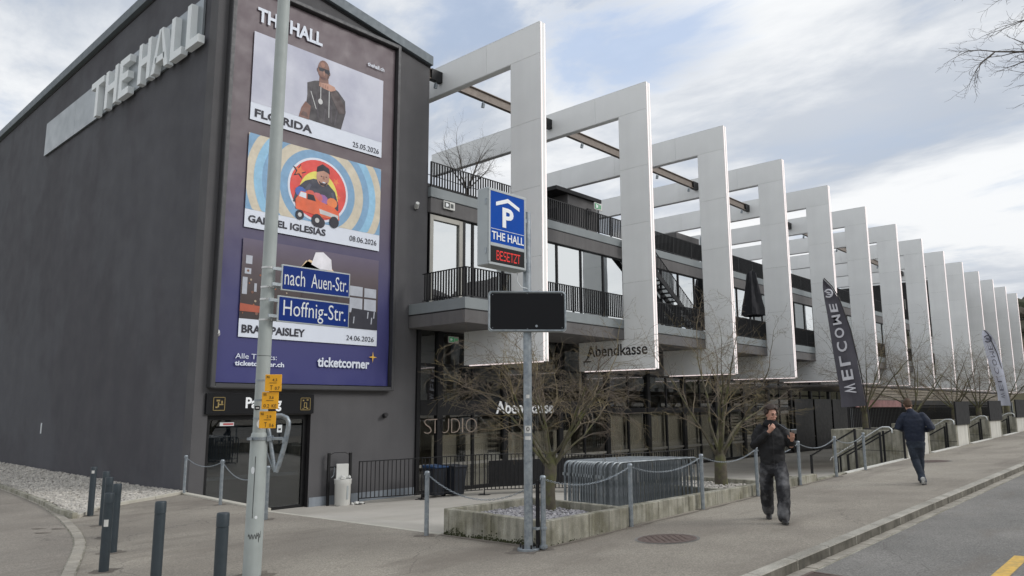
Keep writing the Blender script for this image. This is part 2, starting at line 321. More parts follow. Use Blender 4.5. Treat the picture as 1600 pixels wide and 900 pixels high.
# ================================================================= SETTING
KY=3.93      # back of the kerb
def f_edge(y): # plaza / sidewalk border west of the plaza
    if y>15.8: return 8.45+(y-15.8)*.115
    return 8.35+(y-14.8)*.1 if y>14.8 else 8.35
def build_ground():
    # far sheet
    def far(x,y): return -2.2-.0*x
    mb=MB(); mb.grid([-3000,-300,-100,0,100,300,3000],[-3000,-300,-100,0,100,300,3000],far); struct('ground',mb,mat('far_ground',srgb(110,112,92),.95,var=.2,vs=.05))
    # sidewalk : L shaped
    mb=MB()
    xs=rng(-26,8.35,.9); ys=rng(7.27,46,1.2)
    mb.add(*_sheet(lambda s,t:(-26+(f_edge(7.27+t*40)+26)*s,7.27+t*40),36,40,G))
    xs=rng(-26,8.3,1.5)+rng(8.6,60,1.5)+rng(65,160,8)
    mb.grid(xs,rng(KY,7.27,.8),G)
    struct('sidewalk',mb,M_asph)
    # road with crossfall
    mb=MB(); mb.grid(rng(-60,60,2.5)+rng(68,180,10),rng(-4.6,KY-.16,1.0),RD); struct('road',mb,M_road)
    # opposite pavement and ground behind the camera
    mb=MB(); mb.grid(rng(-60,180,6),rng(-14,-4.6,1.5),lambda x,y:G(x,y)-.02); struct('pavement',mb,M_asph)
    mb=MB(); mb.grid(rng(-60,180,12),[-60,-14],lambda x,y:G(x,-12)-.03); struct('yard',mb,M_drive)
    # plaza
    def pz(x,y): return PL(x,y)
    mb=MB()
    mb.add(*_sheet(lambda s,t:(f_edge(7.3+t*13.4)+(23-f_edge(7.3+t*13.4))*s,7.3+t*13.4),44,30,pz))
    mb.grid([23]+rng(24,60,2)+rng(65,130,8),rng(7.3,20.7,.9),pz)
    struct('plaza',mb,M_plaza)
    # retaining faces between sidewalk and plaza
    mb=MB()
    for a,b in zip(rng(14.8,20.3,.5)[:-1],rng(14.8,20.3,.5)[1:]):
        mb.prism([(f_edge(a),a),(f_edge(a)+.16,a),(f_edge(b)+.16,b),(f_edge(b),b)],-1.6,lambda x,y:G(x,y)+.035)
    o=struct('retaining_edge',mb,M_conctop)
    # white concrete line strip between plaza and sidewalk
    mb=MB()
    for a,b in zip(rng(9.28,14.8,.5)[:-1],rng(9.28,14.8,.5)[1:]):
        mb.prism([(8.30,a),(8.39,a),(8.39,b),(8.30,b)],lambda x,y:G(x,y)-.1,lambda x,y:G(x,y)+.006)
    struct('edge_strip',mb,M_conctop)
def _sheet(f,nx,ny,fz):
    vs=[];fs=[]
    for j in range(ny+1):
        for i in range(nx+1):
            x,y=f(i/nx,j/ny); vs.append((x,y,fz(x,y)))
    for j in range(ny):
        for i in range(nx):
            a=j*(nx+1)+i; fs.append((a,a+1,a+nx+2,a+nx+1))
    return vs,fs
build_ground()
def build_kerb():
    kb=MB(); kb.grid(rng(-26,180,4),[KY-.16,KY-.15],lambda x,y:RD(x,y)-.01)
    k=struct('kerb',kb,M_conc)
    x=4.0; base=None
    def stone(x0,x1):
        mb=MB(); a=x0+.006; b=x1-.006
        mb.prism([(a,KY-.16),(b,KY-.16),(b,KY-.004),(a,KY-.004)],lambda x,y:G(x,y)-.25,lambda x,y:G(x,KY-.08)+.004-(KY-y)*.02); return mb
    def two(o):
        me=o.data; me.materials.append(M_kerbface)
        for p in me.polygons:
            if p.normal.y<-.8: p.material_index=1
    while x<70:
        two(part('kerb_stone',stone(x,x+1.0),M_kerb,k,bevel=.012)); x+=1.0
    mb=MB()
    x=70
    while x<160: mb.v,mb.f=mb.v,mb.f; s=stone(x,x+2); mb.add(s.v,s.f); x+=2
    x=-26
    while x<4: s=stone(x,x+1); mb.add(s.v,s.f); x+=1
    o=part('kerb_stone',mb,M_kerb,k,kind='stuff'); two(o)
    # gutter row of granite setts
    g=MB(); g.grid(rng(-26,180,4),[KY-.34,KY-.16],lambda x,y:RD(x,y)+.001); gs=struct('gutter',g,M_conc)
    rn=random.Random(3); mb2=MB(); n=0; x=5.
    while x<90:
        l=.17+rn.random()*.07; q=MB(); d=rn.uniform(-.003,.004)
        q.prism([(x+.006,KY-.31+rn.uniform(-.006,.006)),(x+l-.006,KY-.31+rn.uniform(-.006,.006)),(x+l-.006,KY-.165),(x+.006,KY-.165)],lambda X,Y:RD(X,Y)-.06,lambda X,Y:RD(X,Y)+.006+d)
        if n<210: part('sett',q,M_cob,gs)
        else: mb2.add(q.v,q.f)
        x+=l; n+=1
    part('sett',mb2,M_cob,gs,kind='stuff')
    # drain grate
    t=thing('drain_grate','rusty iron gutter grate beside the kerb at the near road edge','drain',(8.62,3.42,RD(8.62,3.42)))
    z=RD(8.62,3.42)+.008
    mb=MB(); 
    for a,b,c,d in ((8.32,8.97,3.2,3.24),(8.32,8.97,3.56,3.6),(8.32,8.36,3.24,3.56),(8.93,8.97,3.24,3.56)): mb.box(a,b,c,d,z-.03,z+.008)
    part('frame',mb,M_iron,t)
    mb=MB()
    for i in range(11): mb.box(8.38+i*.05,8.405+i*.05,3.24,3.56,z-.03,z+.004)
    part('bars',mb,M_iron,t)
    part('shaft',MB().box(8.36,8.93,3.24,3.56,z-.012,z-.006),M_ink,t)
    # yellow marking
    mb=MB(); mb.grid(rng(2,10.95,1.2),[1.78,1.94],lambda x,y:RD(x,y)+.005); struct('road_marking',mb,M_yel)
build_kerb()
def build_arc():
    # driveway sheet left of the sett arc
    arc=[(2.6,8.6),(3.5,11.0),(4.0,12.3),(4.55,13.8),(4.95,15.4),(5.35,17.3),(5.6,18.6),(5.95,20.6),(6.35,24),(6.85,28.6),(7.1,36),(7.1,46)]
    P=[Vector((a,b,0)) for a,b in arc]
    for _ in range(2):
        Q=[P[0]]
        for a,b in zip(P[:-1],P[1:]): Q+= [a.lerp(b,.25),a.lerp(b,.75)]
        P=Q+[P[-1]]
    mb=MB()
    n=len(P); vs=[];fs=[]
    for p in P:
        for k in range(13):
            x=p.x-(p.x+25)*k/12*1.0; vs.append((x,p.y,G(x,p.y)+.006))
    for j in range(n-1):
        for k in range(12):
            a=j*13+k; fs.append((a,a+13,a+14,a+1))
    mb.add(vs,fs); struct('driveway',mb,M_drive)
    # resample arc
    L=[0]
    for a,b in zip(P[:-1],P[1:]): L.append(L[-1]+(b-a).length)
    def at(s):
        for i in range(n-1):
            if s<=L[i+1] or i==n-2:
                t=(s-L[i])/(L[i+1]-L[i]); p=P[i].lerp(P[i+1],t); d=(P[min(i+2,n-1)]-P[max(i-1,0)]).normalized(); return p,d
    base=MB(); ss=rng(0,L[-1]-9,.5)
    for a,b in zip(ss[:-1],ss[1:]):
        p,d=at(a); q,e=at(b); na=Vector((d.y,-d.x,0))*.09; nb=Vector((e.y,-e.x,0))*.09
        pts=[p-na,p+na,q+nb,q-nb]; base.quad(*[(w.x,w.y,G(w.x,w.y)+.010) for w in pts])
    g=struct('sett_border',base,M_conc)
    rn=random.Random(5); s=.05; cnt=0; far=MB()
    while s<L[-1]-9.5:
        l=.22 if s<12 else .3
        for r in (0,):
            p,d=at(s); nn=Vector((d.y,-d.x,0)); c=p+nn*(.0)+Vector((0,0,G(p.x,p.y)+.012+rn.uniform(-.002,.005)))
            slope=d*(l/2-.007); q=MB(); q.obox(c,slope,nn*.075,(0,0,.012))
            if cnt<230: part('sett',q,M_cob,g,bevel=.005)
            else: far.add(q.v,q.f)
            cnt+=1
        s+=l
    if far.v: part('sett',far,M_cob,g,kind='stuff')
build_arc()
def rocks(name,m,pts,parent=None,seed=1,flat=.7):
    """pts: list of (x,y,z,size) -> one mesh of irregular stones"""
    rn=np.random.RandomState(seed)
    ico=bmesh.new(); bmesh.ops.create_icosphere(ico,subdivisions=1,radius=1); V=np.array([tuple(v.co) for v in ico.verts]); F=[[v.index for v in f.verts] for f in ico.faces]; ico.free()
    # use octahedron-like 12 vert ico for variety
    nv=len(V); vs=[];fs=[]
    for i,(x,y,z,s) in enumerate(pts):
        a=rn.rand(3)*2*PI; ca,sa=math.cos(a[0]),math.sin(a[0]); cb,sb=math.cos(a[1]),math.sin(a[1])
        W=V*(1+rn.uniform(-.28,.28,(nv,1)))*np.array([1,rn.uniform(.6,.95),rn.uniform(.45,.8)])*s
        W=W@np.array([[cb,0,-sb],[0,1,0],[sb,0,cb]])@np.array([[ca,sa,0],[-sa,ca,0],[0,0,1]])
        W[:,2]*=flat; W+=np.array([x,y,z]); vs.append(W); fs+= [(f[0]+i*nv,f[1]+i*nv,f[2]+i*nv) for f in F]
    me=bpy.data.meshes.new(name); me.from_pydata(np.vstack(vs).tolist(),[],fs); me.materials.append(m)
    o=bpy.data.objects.new(name,me); COL.objects.link(o); o['kind']='stuff'
    if parent: o.parent=parent; o.location=-wloc(parent)
    return o
def build_gravel():
    poly=[(8.75,20.1),(8.03,19.57),(7.27,19.17),(6.36,18.53),(5.62,17.5),(5.75,18.6),(6.1,20.7),(6.5,24.1),(7.0,28.7),(7.3,36),(7.3,44)]
    # edge as function x_left(y)
    ys=[17.5,18.6,20.7,24.1,28.7,36,44]; xl=[5.62,5.75,6.1,6.5,7.0,7.3,7.3]
    def XL(y): return float(np.interp(y,ys,xl))
    def XR(y): return 9.2 if y>20.3 else float(np.interp(y,[17.5,18.53,19.17,19.57,20.1,20.3],[5.75,6.36,7.27,8.03,8.75,9.0]))
    def H(x,y):
        z0=G(x,y)+.03; t=max(0,min(1,(x-XL(y))/(9.2-XL(y)))); zw=-.56-.001*(y-20.3)
        return z0*(1-t)+max(zw,z0)*t
    mb=MB(); vs,fs=_sheet(lambda s,t:(XL(17.6+t*26)+(XR(17.6+t*26)-XL(17.6+t*26))*s,17.6+t*26),10,40,lambda x,y:H(x,y)); mb.add(vs,fs); struct('gravel_bed',mb,M_soil)
    rn=random.Random(4); pts=[]
    while len(pts)<11000:
        y=17.6+26*rn.random()**1.5; x=rn.uniform(5.5,9.18)
        if XL(y)+.03<x<XR(y)-.03: pts.append((x,y,H(x,y)+.015,rn.uniform(.024,.056)*(1 if y<25 else 1.3)))
    rocks('gravel',M_stone,pts,seed=2)
    # concrete edging
    e=struct('bed_edging',MB().box(5.62,5.7,17.5,17.55,-.8,-.5),M_conctop)
    line=[(8.93,20.12),(8.03,19.57),(7.27,19.17),(6.36,18.53),(5.62,17.4)]; line2=[(5.56,17.35),(5.62,18.6),(5.95,20.7),(6.35,24.1),(6.85,28.7),(7.15,36),(7.15,44)]
    for ln in (line,line2):
        for a,b in zip(ln[:-1],ln[1:]):
            A=Vector((*a,0));B=Vector((*b,0)); k=max(1,round((B-A).length/1.1)); nn=(B-A).normalized(); nn=Vector((nn.y,-nn.x,0))*.05
            for i in range(k):
                p=A.lerp(B,i/k+.004); q=A.lerp(B,(i+1)/k-.004)
                part('edging_stone',MB().prism([((p-nn).x,(p-nn).y),((p+nn).x,(p+nn).y),((q+nn).x,(q+nn).y),((q-nn).x,(q-nn).y)][::-1],lambda x,y:G(x,y)-.2,lambda x,y,h=(.12 if ln is line2 else .075):G(x,y)+h),M_conc if ln is line2 else M_conctop,e,bevel=.008)
build_gravel()
# ================================================================= TOWER (hall building)
TX0,TX1,TY=9.21,17.42,20.3
def roofz(x,y): return 16.05-.155*(x-TX0)-.014*(y-TY)
def build_tower():
    t=thing('hall_building','dark grey rendered hall building with blank side wall and sloping roof edge','building',(TX0,TY,-1.25))
    D=.5
    # side wall and body (front wall has the door opening)
    mb=MB()
    mb.prism([(TX0,TY+D),(TX1,TY+D),(TX1,48),(TX0,48)],-2,lambda x,y:roofz(x,y)-.42); part('side_wall',mb,M_tower,t)
    mb=MB()
    def strip(x0,x1,z0,z1=None):
        mb.prism([(x0,TY),(x1,TY),(x1,TY+D),(x0,TY+D)],z0,(lambda x,y:roofz(x,y)-.42) if z1 is None else z1)
    strip(TX0,9.62,-2); strip(9.62,12.87,1.5); strip(12.87,17.0,-2); strip(17.0,TX1,4.42)
    part('front_wall',mb,M_towerfront,t)
    # coping with a dark shadow joint
    mb=MB(); ov=.16
    mb.prism([(TX0-ov,TY-ov),(TX1+ov*.3,TY-ov),(TX1+ov*.3,48),(TX0-ov,48)],lambda x,y:roofz(x,y)-.36,roofz)
    part('roof_coping',mb,M_coping,t,bevel=.01)
    part('coping_joint',MB().prism([(TX0-.03,TY-.03),(TX1+.02,TY-.03),(TX1+.02,48),(TX0-.03,48)],lambda x,y:roofz(x,y)-.43,lambda x,y:roofz(x,y)-.37),M_ink,t)
    part('plinth',MB().box(12.9,16.98,TY-.03,TY,-1.6,-.98),M_plinth,t)
    part('wall_vent',MB().box(TX0-.02,TX0,33.2,33.3,.75,1.15),M_wsign,t)
    # door: recessed glazing
    d=part('glass_door',MB().box(9.62,12.87,TY+.44,TY+.46,-1.25,-1.22),M_ink,t)
    fr=MB(); yy=TY+.22
    for x0,x1 in ((9.62,9.78),(11.12,11.2),(12.72,12.87)): fr.box(x0,x1,yy-.05,yy+.05,-1.25,1.5)
    fr.box(9.78,12.72,yy-.05,yy+.05,1.36,1.5); fr.box(9.78,12.72,yy-.05,yy+.05,-1.25,-1.16)
    part('frame',fr,M_mull,d)
    for x0,x1 in ((9.78,11.12),(11.2,12.72)): part('pane',MB().box(x0,x1,yy-.01,yy+.01,-1.16,1.36),M_glassD,d)
    part('reveal',MB().box(9.62,9.625,TY,TY+.44,-1.25,1.5).box(12.865,12.87,TY,TY+.44,-1.25,1.5),M_ink,t)
    rl=MB(); rl.box(9.8,12.7,TY+.34,TY+.37,-.3,-.2); part('push_bar',rl,M_galv,d)
    # lobby behind the door
    lb=MB(); lb.box(9.62,12.87,TY+2.9,TY+3.0,-1.25,1.5).box(9.62,12.87,TY+.5,TY+3,-1.3,-1.25)
    return t
tower=build_tower()
def fixcam(x,y,z,d,label,name='security_camera'):
    t=thing(name,label,'camera',(x,y,z))
    part('bracket',MB().obox((x,y-.05,z-.1),(.035,0,0),(0,.05,0),(0,0,.035)),M_ink,t)
    part('housing',MB().tube([(x,y-.04,z-.06),(x+d[0]*.16,y-.12+d[1]*.16,z+d[2]*.16)],[.085,.07],10),M_white2 if z>3 else M_ink,t,smooth=True)
    return t
fixcam(16.85,20.3,8.86,(-.6,-.7,.35),'white floodlight on the dark wall beside the upper railing','wall_floodlight')
fixcam(15.66,20.3,1.5,(-.5,-.7,-.2),'small black dome lamp on the dark wall right of the poster','wall_lamp')
fixcam(9.72,20.28,3.8,(-.5,-.6,0),'small black spotlight at the lower left edge of the poster frame','wall_lamp')
def build_hall_sign():
    X=TX0; t=thing('roof_lettering','white three-dimensional THE HALL letters on a grey panel on the side wall','sign',(X,21.1,12.5))
    for a,b in ((21.12,24.9),(24.91,28.7),(28.71,32.4),(32.41,36.17)): part('panel',MB().box(X-.09,X-.02,a,b,12.55,14.02),M_alupanel,t)
    # letters: y runs right to left as seen; depth towards -x
    z0,z1=12.44,13.87; xf,xb=X-.29,X-.09; w=.27
    P=lambda y,z:(y,z)
    def letter(polys,nm):
        mb=MB()
        for pl in polys:
            n=len(pl); vs=[(xf,y,z) for y,z in pl]+[(xb,y,z) for y,z in pl]
            mb.add(vs,[tuple(range(n)),tuple(range(2*n-1,n-1,-1))]+[(i,n+i,n+(i+1)%n,(i+1)%n) for i in range(n)])
        me=mb.mesh('letter',M_letterside,wloc(t)); bm=bmesh.new(); bm.from_mesh(me); bmesh.ops.recalc_face_normals(bm,faces=bm.faces); bm.to_mesh(me); bm.free()
        part('letter',None,None,t,mesh=me)
    def rect(y0,y1,a,b): return [(y0,a),(y1,a),(y1,b),(y0,b)]
    H=z1-z0; b=.25
    # T  (left edge = larger y)
    def T(yl,yr): m=(yl+yr)/2; letter([rect(m+w/2,m-w/2,z0,z1-b),rect(yl,yr,z1-b,z1)],'T')
    def Hh(yl,yr): letter([rect(yl,yl-w,z0,z1),rect(yr+w,yr,z0,z1),rect(yl-w,yr+w,z0+H*.42,z0+H*.42+b)],'H')
    def Ee(yl,yr): letter([rect(yl,yl-w,z0,z1),rect(yl-w,yr,z0,z0+b),rect(yl-w,yr,z1-b,z1),rect(yl-w,yr+.1,z0+H*.43,z0+H*.43+b)],'E')
    def Ll(yl,yr): letter([rect(yl,yl-w,z0,z1),rect(yl-w,yr,z0,z0+b)],'L')
    def A(yl,yr):
        m=(yl+yr)/2
        letter([[(yl,z0),(yl-w,z0),(m-w*.0,z1),(m+w*.55,z1)],[(yr+w,z0),(yr,z0),(m-w*.55,z1),(m+w*.0,z1)],rect(yl-.28,yr+.28,z0+.3,z0+.3+b*.85)],'A')
    T(30.0,28.72); Hh(28.5,27.35); Ee(27.15,26.25); Hh(25.45,24.45)
    A(24.33,23.05); Ll(22.88,22.05); Ll(21.75,20.9)
build_hall_sign()
# ================================================================= POSTER
PY=20.2
def rectm(x0,x1,z0,z1,y,mb=None):
    mb=mb or MB(); return mb.add([(x0,y,z0),(x1,y,z0),(x1,y,z1),(x0,y,z1)],[(0,1,2,3)])
def grad_mat(name,stops,z0,z1,wob=0):
    mt=mat(name,(1,1,1),.5,var=0.04,vs=.8,bump=.06,bs=.9); N=mt.node_tree.nodes; L=mt.node_tree.links; p=N['Principled BSDF']
    tc=N.new('ShaderNodeTexCoord'); sp=N.new('ShaderNodeSeparateXYZ'); L.new(tc.outputs['Object'],sp.inputs[0])
    mr=N.new('ShaderNodeMapRange'); mr.inputs[1].default_value=z0; mr.inputs[2].default_value=z1; L.new(sp.outputs[2],mr.inputs[0])
    cr=N.new('ShaderNodeValToRGB'); el=cr.color_ramp.elements
    el[0].position=stops[0][0]; el[0].color=(*stops[0][1],1); el[1].position=stops[-1][0]; el[1].color=(*stops[-1][1],1)
    for q,c in stops[1:-1]: e=el.new(q); e.color=(*c,1)
    L.new(mr.outputs[0],cr.inputs[0]); L.new(cr.outputs[0],p.inputs['Base Color']); return mt
def build_poster():
    t=thing('poster','tall dark concert poster with three dated event pictures on the hall wall','poster',(12.7,PY,2.4))
    oz=2.4
    fr=MB(); x0,x1,z0,z1=9.66,15.74,2.38,14.42; w=.13
    for a,b,c,d in ((x0-w,x0,z0-w,z1+w),(x1,x1+w,z0-w,z1+w),(x0,x1,z0-w,z0),(x0,x1,z1,z1+w)): fr.box(a,b,TY-.26,TY+.01,c,d)
    part('frame',fr,mat('poster_frame',srgb(72,72,74),.5,.3,var=.06),t,bevel=.02)
    # canvas with soft folds
    mb=MB(); xs=rng(x0+.03,x1-.03,.12); zs=rng(z0+.03,z1-.03,.2)
    vs=[];
    for z in zs:
        for x in xs:
            e=min(x-x0,x1-x,z-z0); f=max(0,1-e/.45); n=mnoise.noise(Vector((x*1.3,0,z*.35))); n2=mnoise.noise(Vector((x*3,4,z*.9+x*1.2)))
            top=max(0,1-(z1-z)/1.3)
            vs.append((x,PY+.012+f*f*(.03)*n2+ top*.035*math.sin(x*9)*abs(n)*1.5+.004,z))
    nx=len(xs); mb.add(vs,[(j*nx+i,j*nx+i+1,(j+1)*nx+i+1,(j+1)*nx+i) for j in range(len(zs)-1) for i in range(nx-1)])
    cm=grad_mat('poster_canvas',[(0,srgb(54,56,116)),(.22,srgb(58,58,108)),(.42,srgb(84,76,98)),(.6,srgb(96,84,90)),(1,srgb(100,86,92))],0,12)
    part('canvas',mb,cm,t,smooth=True)
    white=mat('poster_white',srgb(218,224,236),.5,var=.02)
    grey=mat('poster_photo_grey',srgb(196,198,212),.5,var=.05,vs=.3,c2=srgb(168,170,190),cs=.35)
    y=PY-.03
    def Fm(name,col): return mat(name,srgb(*col),.5,var=.12,vs=2.2,speck=(9,.04))
    cnt=[0]
    def poly(nm,pts,m,d):
        cnt[0]+=1; d=d+.00006*cnt[0]
        return part(nm,MB().add([(px,y-d,pz) for px,pz in pts],[tuple(range(len(pts)))]),m,t)
    def txt(s,x0,x1,z0,z1,m,bold=.0,d=.012):
        part('lettering',text_mesh(s,(x0,y-d,z0),(x1-x0,0,0),(0,0,z1-z0),.003,bold),m,t)
    ink=mat('poster_ink',srgb(40,40,52),.6)
    txt('THE HALL',10.38,12.68,13.4,13.86,white,.035)
    txt('thehall.ch',14.49,15.2,13.38,13.52,white,.02)
    X0,X1=10.31,15.18
    # first picture
    part('picture',rectm(X0,X1,10.23,13.04,y),white,t); part('picture',rectm(X0,X1,10.78,13.04,y-.004),grey,t)
    blk=Fm('print_black_shirt',(42,36,44)); skin=Fm('print_skin',(120,82,70)); skd=Fm('print_skin_light',(186,140,120)); 
    def EL(cx,cz,rx,rz,n=20,a0=0,a1=2*PI,rot=0):
        o=[]
        for i in range(n):
            a=a0+(a1-a0)*i/n; u=rx*math.cos(a); v=rz*math.sin(a); o.append((cx+u*math.cos(rot)-v*math.sin(rot),cz+u*math.sin(rot)+v*math.cos(rot)))
        return o
    poly('print',[(12.12,10.8),(12.2,11.6),(12.18,12.0),(12.45,12.15),(12.62,12.2),(12.98,12.2),(13.35,12.05),(13.62,11.8),(13.66,11.4),(13.5,10.78),(12.5,10.78)],blk,.008)
    poly('print',[(11.92,10.78),(12.0,11.1),(12.14,11.35),(12.34,11.25),(12.3,10.9),(12.3,10.78)],skin,.010)
    poly('print',[(12.6,12.1),(12.62,12.4),(12.94,12.4),(12.98,12.1),(12.8,12.02)],skin,.011)
    poly('print',EL(12.76,12.6,.225,.34),skin,.013)
    poly('print',[(12.55,12.66),(12.6,12.54),(12.74,12.55),(12.78,12.62),(12.82,12.53),(12.96,12.5),(12.99,12.6),(12.98,12.66)],ink,.015)
    poly('print',[(12.66,12.36),(12.86,12.36),(12.8,12.3),(12.7,12.3)],Fm('print_lips',(92,52,50)),.0155)
    hi=Fm('print_skin_high',(158,112,94)); dk=Fm('print_skin_dark',(88,58,52)); sh2=Fm('print_shirt_fold',(62,56,66))
    poly('print',[(12.60,12.42),(12.68,12.28),(12.84,12.28),(12.93,12.42),(12.86,12.32),(12.76,12.30),(12.66,12.33)],dk,.0152)
    poly('print',EL(12.72,12.78,.08,.09,12),hi,.0145); poly('print',[(12.735,12.56),(12.76,12.42),(12.81,12.42),(12.79,12.56)],hi,.0155); poly('print',EL(12.535,12.56,.03,.07,10),dk,.0125); poly('print',EL(12.985,12.54,.03,.07,10),dk,.0125)
    poly('print',[(12.9,12.75),(12.98,12.6),(12.97,12.4),(12.88,12.3),(12.92,12.5)],dk,.0140)
    for a,b,c,e in ((12.3,11.9,12.36,11.3),(12.5,11.7,12.6,10.9),(13.3,11.4,13.22,10.85),(13.05,11.5,13.1,10.9),(12.85,11.3,12.8,10.85)): poly('print',[(a,b),(c,e),(c+.05,e),(a+.04,b)],sh2,.0095)
    for k in range(4): poly('print',[(12.64+k*.085,12.0),(12.63+k*.09,12.13-.01*k),(12.69+k*.09,12.14-.01*k),(12.70+k*.085,12.0)],hi,.0160)
    poly('print',[(11.98,10.85),(12.06,11.0),(12.2,10.98),(12.26,10.85)],dk,.0115)
    poly('print',[(12.6,12.02),(12.62,12.14),(12.95,12.2),(13.2,12.16),(13.24,12.06),(13.06,11.96),(12.8,11.98)],skd,.014)
    poly('print',[(13.15,12.12),(13.35,11.95),(13.6,11.62),(13.62,11.35),(13.4,11.3),(13.1,11.75),(13.02,11.96)],Fm('print_forearm',(66,50,52)),.012)
    poly('print',EL(12.68,11.5,.085,.095,14),Fm('print_silver',(196,196,196)),.014)
    for a,b in (((12.66,12.0),(12.67,11.58)),((12.98,11.95),(13.0,11.05)),((12.3,11.75),(12.52,11.2))): poly('print',[(a[0],a[1]),(b[0],b[1]),(b[0]+.03,b[1]),(a[0]+.03,a[1])],Fm('print_silver',(196,196,196)),.0135)
    txt('FLO RIDA',10.45,12.42,10.34,10.60,ink,.03); txt('25.05.2026',13.98,15.06,10.32,10.50,ink,-.0)
    # second picture : rings, disc, figure, car
    part('picture',rectm(X0,X1,6.93,9.81,y),white,t)
    b1=Fm('print_sky_blue',(142,190,220)); b2=Fm('print_soft_blue',(122,162,196)); sand=Fm('print_sand',(206,196,176))
    part('picture',rectm(X0,X1,7.48,9.81,y-.004),sand,t)
    def run(mb,m):
        cur=MB(); last=None
        for f in mb.f:
            q=[mb.v[i] for i in f]
            if last is not None and (Vector(q[0])-Vector(last[3])).length>1e-3: part('print',cur,m,t); cur=MB()
            cur.add(q,[(0,1,2,3)]); last=q
        if cur.f: part('print',cur,m,t)
    def clipring(r0,r1,m,d,cx=12.75,cz=8.55):
        mb=MB(); n=96
        for i in range(n):
            a=2*PI*i/n; b=2*PI*(i+1)/n
            q=[]
            for rr,aa in ((r0,a),(r1,a),(r1,b),(r0,b)): q.append((min(max(cx+rr*math.cos(aa)*1.06,X0),X1),min(max(cz+rr*math.sin(aa),7.48),9.81)))
            ar=abs(sum(q[k][0]*q[(k+1)%4][1]-q[(k+1)%4][0]*q[k][1] for k in range(4)))
            if ar>1e-4: mb.add([(u,y-d,v) for u,v in q],[(0,1,2,3)])
        run(mb,m)
    clipring(.9,1.3,b2,.006); clipring(1.3,1.5,sand,.0062); clipring(1.62,1.85,b2,.0064); clipring(1.85,2.1,b1,.0066); clipring(2.35,2.62,b2,.0068)
    clipring(0,1.04,white,.009); poly('print',EL(12.75,8.55,1.03,.97,40),Fm('print_red',(222,70,62)),.011)
    poly('print',[p for p in EL(12.75,8.3,.72,.85,24,0,PI)],Fm('print_yellow',(226,214,96)),.012)
    def star(cx,cz,r,m,d,rot=.2):
        poly('print',[(cx+(r if i%2==0 else r*.42)*math.sin(i*PI/5+rot),cz+(r if i%2==0 else r*.42)*math.cos(i*PI/5+rot)) for i in range(10)][::-1],m,d)
    star(12.02,9.0,.26,ink,.0125); star(12.04,9.02,.2,Fm('print_orange',(226,112,62)),.0135); star(13.38,8.95,.14,Fm('print_orange',(226,112,62)),.013,.5); star(13.5,8.45,.1,Fm('print_orange',(226,112,62)),.013,0)
    poly('print',[(11.85,8.0),(11.95,8.45),(12.25,8.75),(12.55,8.88),(13.0,8.88),(13.35,8.6),(13.5,8.2),(13.5,8.0)],Fm('print_navy',(46,48,66)),.014)
    poly('print',EL(12.88,9.0,.24,.3),skd,.016); poly('print',[(12.64,9.12),(12.66,9.3),(12.85,9.43),(13.1,9.33),(13.14,9.15),(12.9,9.22)],ink,.018)
    poly('print',[(12.72,8.86),(12.8,8.72),(13.0,8.72),(13.06,8.88),(12.98,8.82),(12.82,8.8)],ink,.018); poly('print',EL(12.92,8.81,.07,.045,12),Fm('print_lips',(92,52,50)),.019); poly('print',EL(12.92,8.83,.06,.02,12),white,.0195)
    poly('print',EL(12.82,9.02,.03,.018,8),ink,.019); poly('print',EL(13.0,9.03,.03,.018,8),ink,.019); poly('print',[(12.88,9.04),(12.87,8.93),(12.95,8.92),(12.93,9.04)],Fm('print_skin_high',(158,112,94)),.0185)
    poly('print',[(12.15,8.35),(12.4,8.7),(12.48,8.66),(12.3,8.3)],Fm('print_cloth_fold',(74,76,96)),.0145); poly('print',[(13.2,8.55),(13.32,8.2),(13.4,8.22),(13.28,8.58)],Fm('print_cloth_fold',(74,76,96)),.0145)
    for x,cc in ((12.1,(62,98,176)),(12.45,(212,84,72)),(12.9,(152,98,166)),(13.25,(226,126,66)),(12.7,(206,98,106))): poly('print',EL(x,8.32-(x-12.4)*.12,.2,.17,10),Fm('print_flower%d'%cc[0],cc),.020)
    org=Fm('print_car_orange',(222,98,56)); tr=lambda p:[(a,b-(a-12.7)*.10) for a,b in p]
    poly('print',tr([(11.95,7.72),(11.93,8.02),(12.0,8.12),(12.1,8.32),(12.55,8.36),(12.78,8.2),(13.35,8.14),(13.52,8.0),(13.55,7.78),(12.9,7.7)]),org,.022)
    poly('print',tr([(12.1,8.3),(12.04,8.14),(12.3,8.14),(12.3,8.31)]),white,.024); poly('print',tr([(12.34,8.31),(12.34,8.13),(12.66,8.15),(12.56,8.33)]),ink,.024)
    poly('print',tr([(12.78,7.95),(13.5,7.92),(13.5,7.8),(12.82,7.8)]),Fm('print_silver',(196,196,196)),.024)
    for x,z,r in ((12.1,7.62,.15),(12.72,7.55,.2),(13.35,7.6,.18),(12.85,7.5,.16)): poly('print',EL(x,z,r,r*1.05,16),ink,.025); 
    for x,z,r in ((12.1,7.62,.07),(12.72,7.55,.08)): poly('print',EL(x,z,r,r,12),Fm('print_silver',(196,196,196)),.027)
    txt('GABRIEL IGLESIAS',10.42,13.06,7.09,7.31,ink,.03); txt('08.06.2026',13.97,15.06,7.10,7.28,ink)
    # third picture : dim room, hat
    part('picture',rectm(X0,X1,3.71,6.55,y),white,t); part('picture',rectm(X0,X1,4.24,6.6,y-.004),grad_mat('poster_room',[(0,srgb(50,38,38)),(.35,srgb(66,54,54)),(.7,srgb(84,72,78)),(1,srgb(96,86,108))],1.84,4.2),t)
    pale=Fm('print_window',(176,180,190)); 
